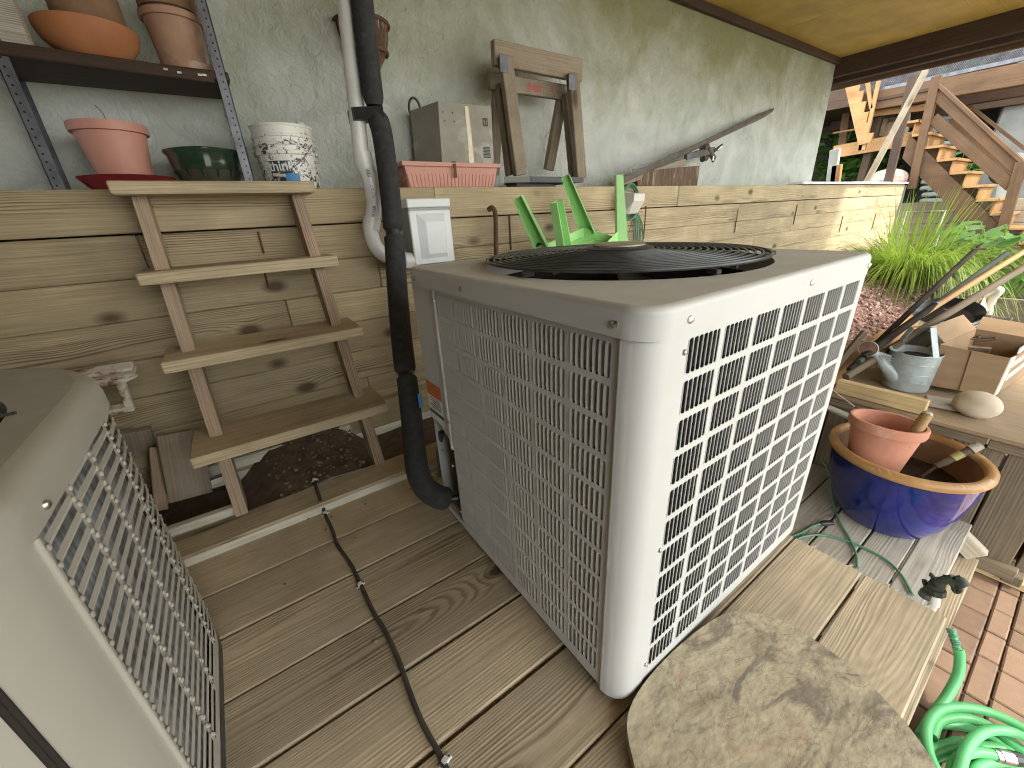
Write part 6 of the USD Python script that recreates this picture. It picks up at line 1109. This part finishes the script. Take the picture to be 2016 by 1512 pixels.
put(od, 'chain_link', cat(wl_), M_steel, kind='stuff')
pc = thing('concrete_column', 'grey weathered concrete column at the right edge behind the far staircase', 'column', (11.0, 1.0, 0)); A, B = onX(2020, 255, 11.0), onX(1962, 420, 11.0); A2 = A + (B - A) * -.25
put(pc, 'shaft', cbox(.55, .60, 4.2, .03), M_conc, T(11.0, onX(2000, 300, 11.0)[1], .9))
gv = thing('grey_block', 'grey stone slab leaning beside the foot of the far staircase', 'stone slab', onX(1975, 390, 9.9)); put(gv, 'slab', hull([onX(px, py_, x_) for px, py_, x_ in ((1955, 412, 9.96), (1965, 358, 9.96), (1982, 374, 9.96), (1985, 410, 9.96), (1955, 412, 10.06), (1965, 358, 10.06), (1982, 374, 10.06), (1985, 410, 10.06))]), M_slab)
gv = solo('grey_boulder', rock((.16, .2, .2), 5, 3, .2), M_conc, 'pale boulder between the rails of the far staircase', 'boulder', T(*onX(1987, 332, 10.3)), smooth=True)
lg = thing('log_stack', 'stack of cut logs under the raised deck behind the stair rails', 'log stack', onX(1730, 260, 10.2))
for k, (px, py_, r_) in enumerate(((1729, 241, .14), (1722, 271, .12), (1742, 264, .15), (1710, 268, .10), (1752, 258, .14), (1765, 252, .11))):
    c = onX(px, py_, 10.2); ax = unit((1, .25 * (k % 3 - 1), .05)); t_ = put(lg, 'log', tube([c, c + ax * .5], r_, 16, False), M_bark, smooth=60); e = put(t_, 'cut_end', lathe([(.001, 0), (r_, 0)], 24), M_logend, frame(c + ax * -.001, np.cross(ax, (0, 0, 1)), -ax))
bd = thing('stone_wall', 'stack of grey flat stones below and behind the far staircase', 'stone wall', onX(1840, 360, 10.6))
for r in range(17):
    for k in range(4):
        c = onX(1828 + 12 * k + rnd.uniform(-4, 4), 232 + 12.5 * r, 10.8); put(bd, 'stone', cbox(.2, .17 + rnd.uniform(-.04, .04), .075 + rnd.uniform(-.02, .02), .02), M_slab, T(*c) @ trimesh.transformations.rotation_matrix(rnd.uniform(-.1, .1), (1, .2, 0)))
bw = thing('low_timber_wall', 'dark stacked timber wall below the far staircase', 'timber wall', (8.7, .8, 0))
for k in range(8): board(bw, 'timber', (9.75, 3.0, .80 - .165 * k), (9.75, .2, .80 - .165 * k), .15, .16, M_old)
# boulder and leaning poles on the end of the retaining wall
solo('pink_boulder', rock((.36, .20, .13), 9, 4, .3), M_pink, 'pale pink layered boulder on top of the far end of the retaining wall', 'boulder', T(*(onY(1748, 353, 2.30))), smooth=True)
for k, (a, b, ya, yb, w, mat, lab) in enumerate((((1702, 366), (1822, 140), 7.0, 7.6, .06, M_old, 'long grey board leaning from the wall end towards the porch rim'), ((1748, 360), (1798, 150), 7.6, 7.9, .09, M_dark, 'darker leaning post with a sunlit edge at the wall end'))):
    n_ = thing('leaning_pole', lab, 'leaning board', onX(*a, ya)); board(n_, 'board', onX(*a, ya), onX(*b, yb), w, .05, mat, up=(1, 0, 0))
for k, (px, py_, h_, m_) in enumerate(((1632, 366, .42, M_slab), (1641, 366, .24, M_oran))): 
    c = onX(px, py_, 6.6); n_ = thing('offcut_block', ('grey slab standing at the foot of the stucco wall corner', 'orange wood offcut standing at the foot of the stucco wall corner')[k], 'offcut', c); put(n_, 'block', cbox(.06, .10, h_, .006), m_, T(c[0], c[1], 1.15 + h_ / 2) @ trimesh.transformations.rotation_matrix(-.10, (1, 0, 0)))
# near black boards painting in the deep shade under the raised deck
vb = thing('deck_skirting', 'near black boards standing in for the shade under the raised deck', 'shade_backing', (12, 2, 1))
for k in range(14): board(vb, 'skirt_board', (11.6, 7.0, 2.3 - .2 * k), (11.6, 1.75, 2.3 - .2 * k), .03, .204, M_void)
# trees beyond
def tree(label, x, y, h, rc, n, seed, mat=M_leaf, ls=.16):
    r_ = random.Random(seed); t = thing('tree', label, 'tree', (x, y, 0)); put(t, 'trunk', tube(spline([(x, y, -.5), (x + .1, y + .05, h * .4), (x - .05, y, h * .8)], 6), np.linspace(.16, .07, 13), 10), M_bark, smooth=60)
    for k in range(6):
        a = r_.uniform(0, 6.28); put(t, 'limb', tube(spline([(x, y, h * (.35 + .08 * k)), (x + .5 * rc * math.cos(a), y + .5 * rc * math.sin(a), h * (.5 + .08 * k)), (x + rc * .9 * math.cos(a), y + rc * .9 * math.sin(a), h * (.58 + .08 * k))], 4), np.linspace(.06, .015, 9), 6), M_bark)
    V, Fq = [], []; cl_ = [(x + rc * r_.gauss(0, .5), y + rc * r_.gauss(0, .5), h * r_.uniform(.15, 1.05), r_.uniform(.25, .5) * rc) for _ in range(26)]
    for k in range(n):
        cx_, cy_, cz_, cr = cl_[k % len(cl_)]; p = np.array((cx_ + cr * r_.gauss(0, .5), cy_ + cr * r_.gauss(0, .5), cz_ + cr * r_.gauss(0, .45))); d = unit((r_.gauss(0, 1), r_.gauss(0, 1), r_.gauss(0, .5) - .3)); s_ = unit(np.cross(d, (r_.gauss(0, .4), r_.gauss(0, .4), 1))); l = ls * r_.uniform(.6, 1.2); b = len(V)
        V += [p, p + d * l * .45 + s_ * l * .3, p + d * l, p + d * l * .45 - s_ * l * .3]; Fq.append((b, b + 1, b + 2, b + 3))
    put(t, 'crown', (np.array(V), np.array(Fq)), mat, kind='stuff')
tree('leafy green tree filling the gap right of the far staircase', 13.2, .6, 4.2, 1.5, 9000, 21); tree('darker leafy tree behind the raised deck at the right', 15.5, -1.6, 5.5, 2.0, 9000, 22); tree('leafy tree seen through the far stair rails', 13.0, 2.8, 3.4, 1.3, 6000, 23)

tree('broad dense tree closing the view behind the raised deck and stairs', 14.5, 1.2, 7.5, 2.6, 14000, 31, ls=.22); tree('dense tree behind the stucco corner and logs', 15.0, 4.8, 7.5, 2.6, 12000, 32, ls=.22); tree('tall tree at the right edge beyond the concrete column', 14.0, -2.6, 7.0, 2.4, 12000, 33, ls=.2)
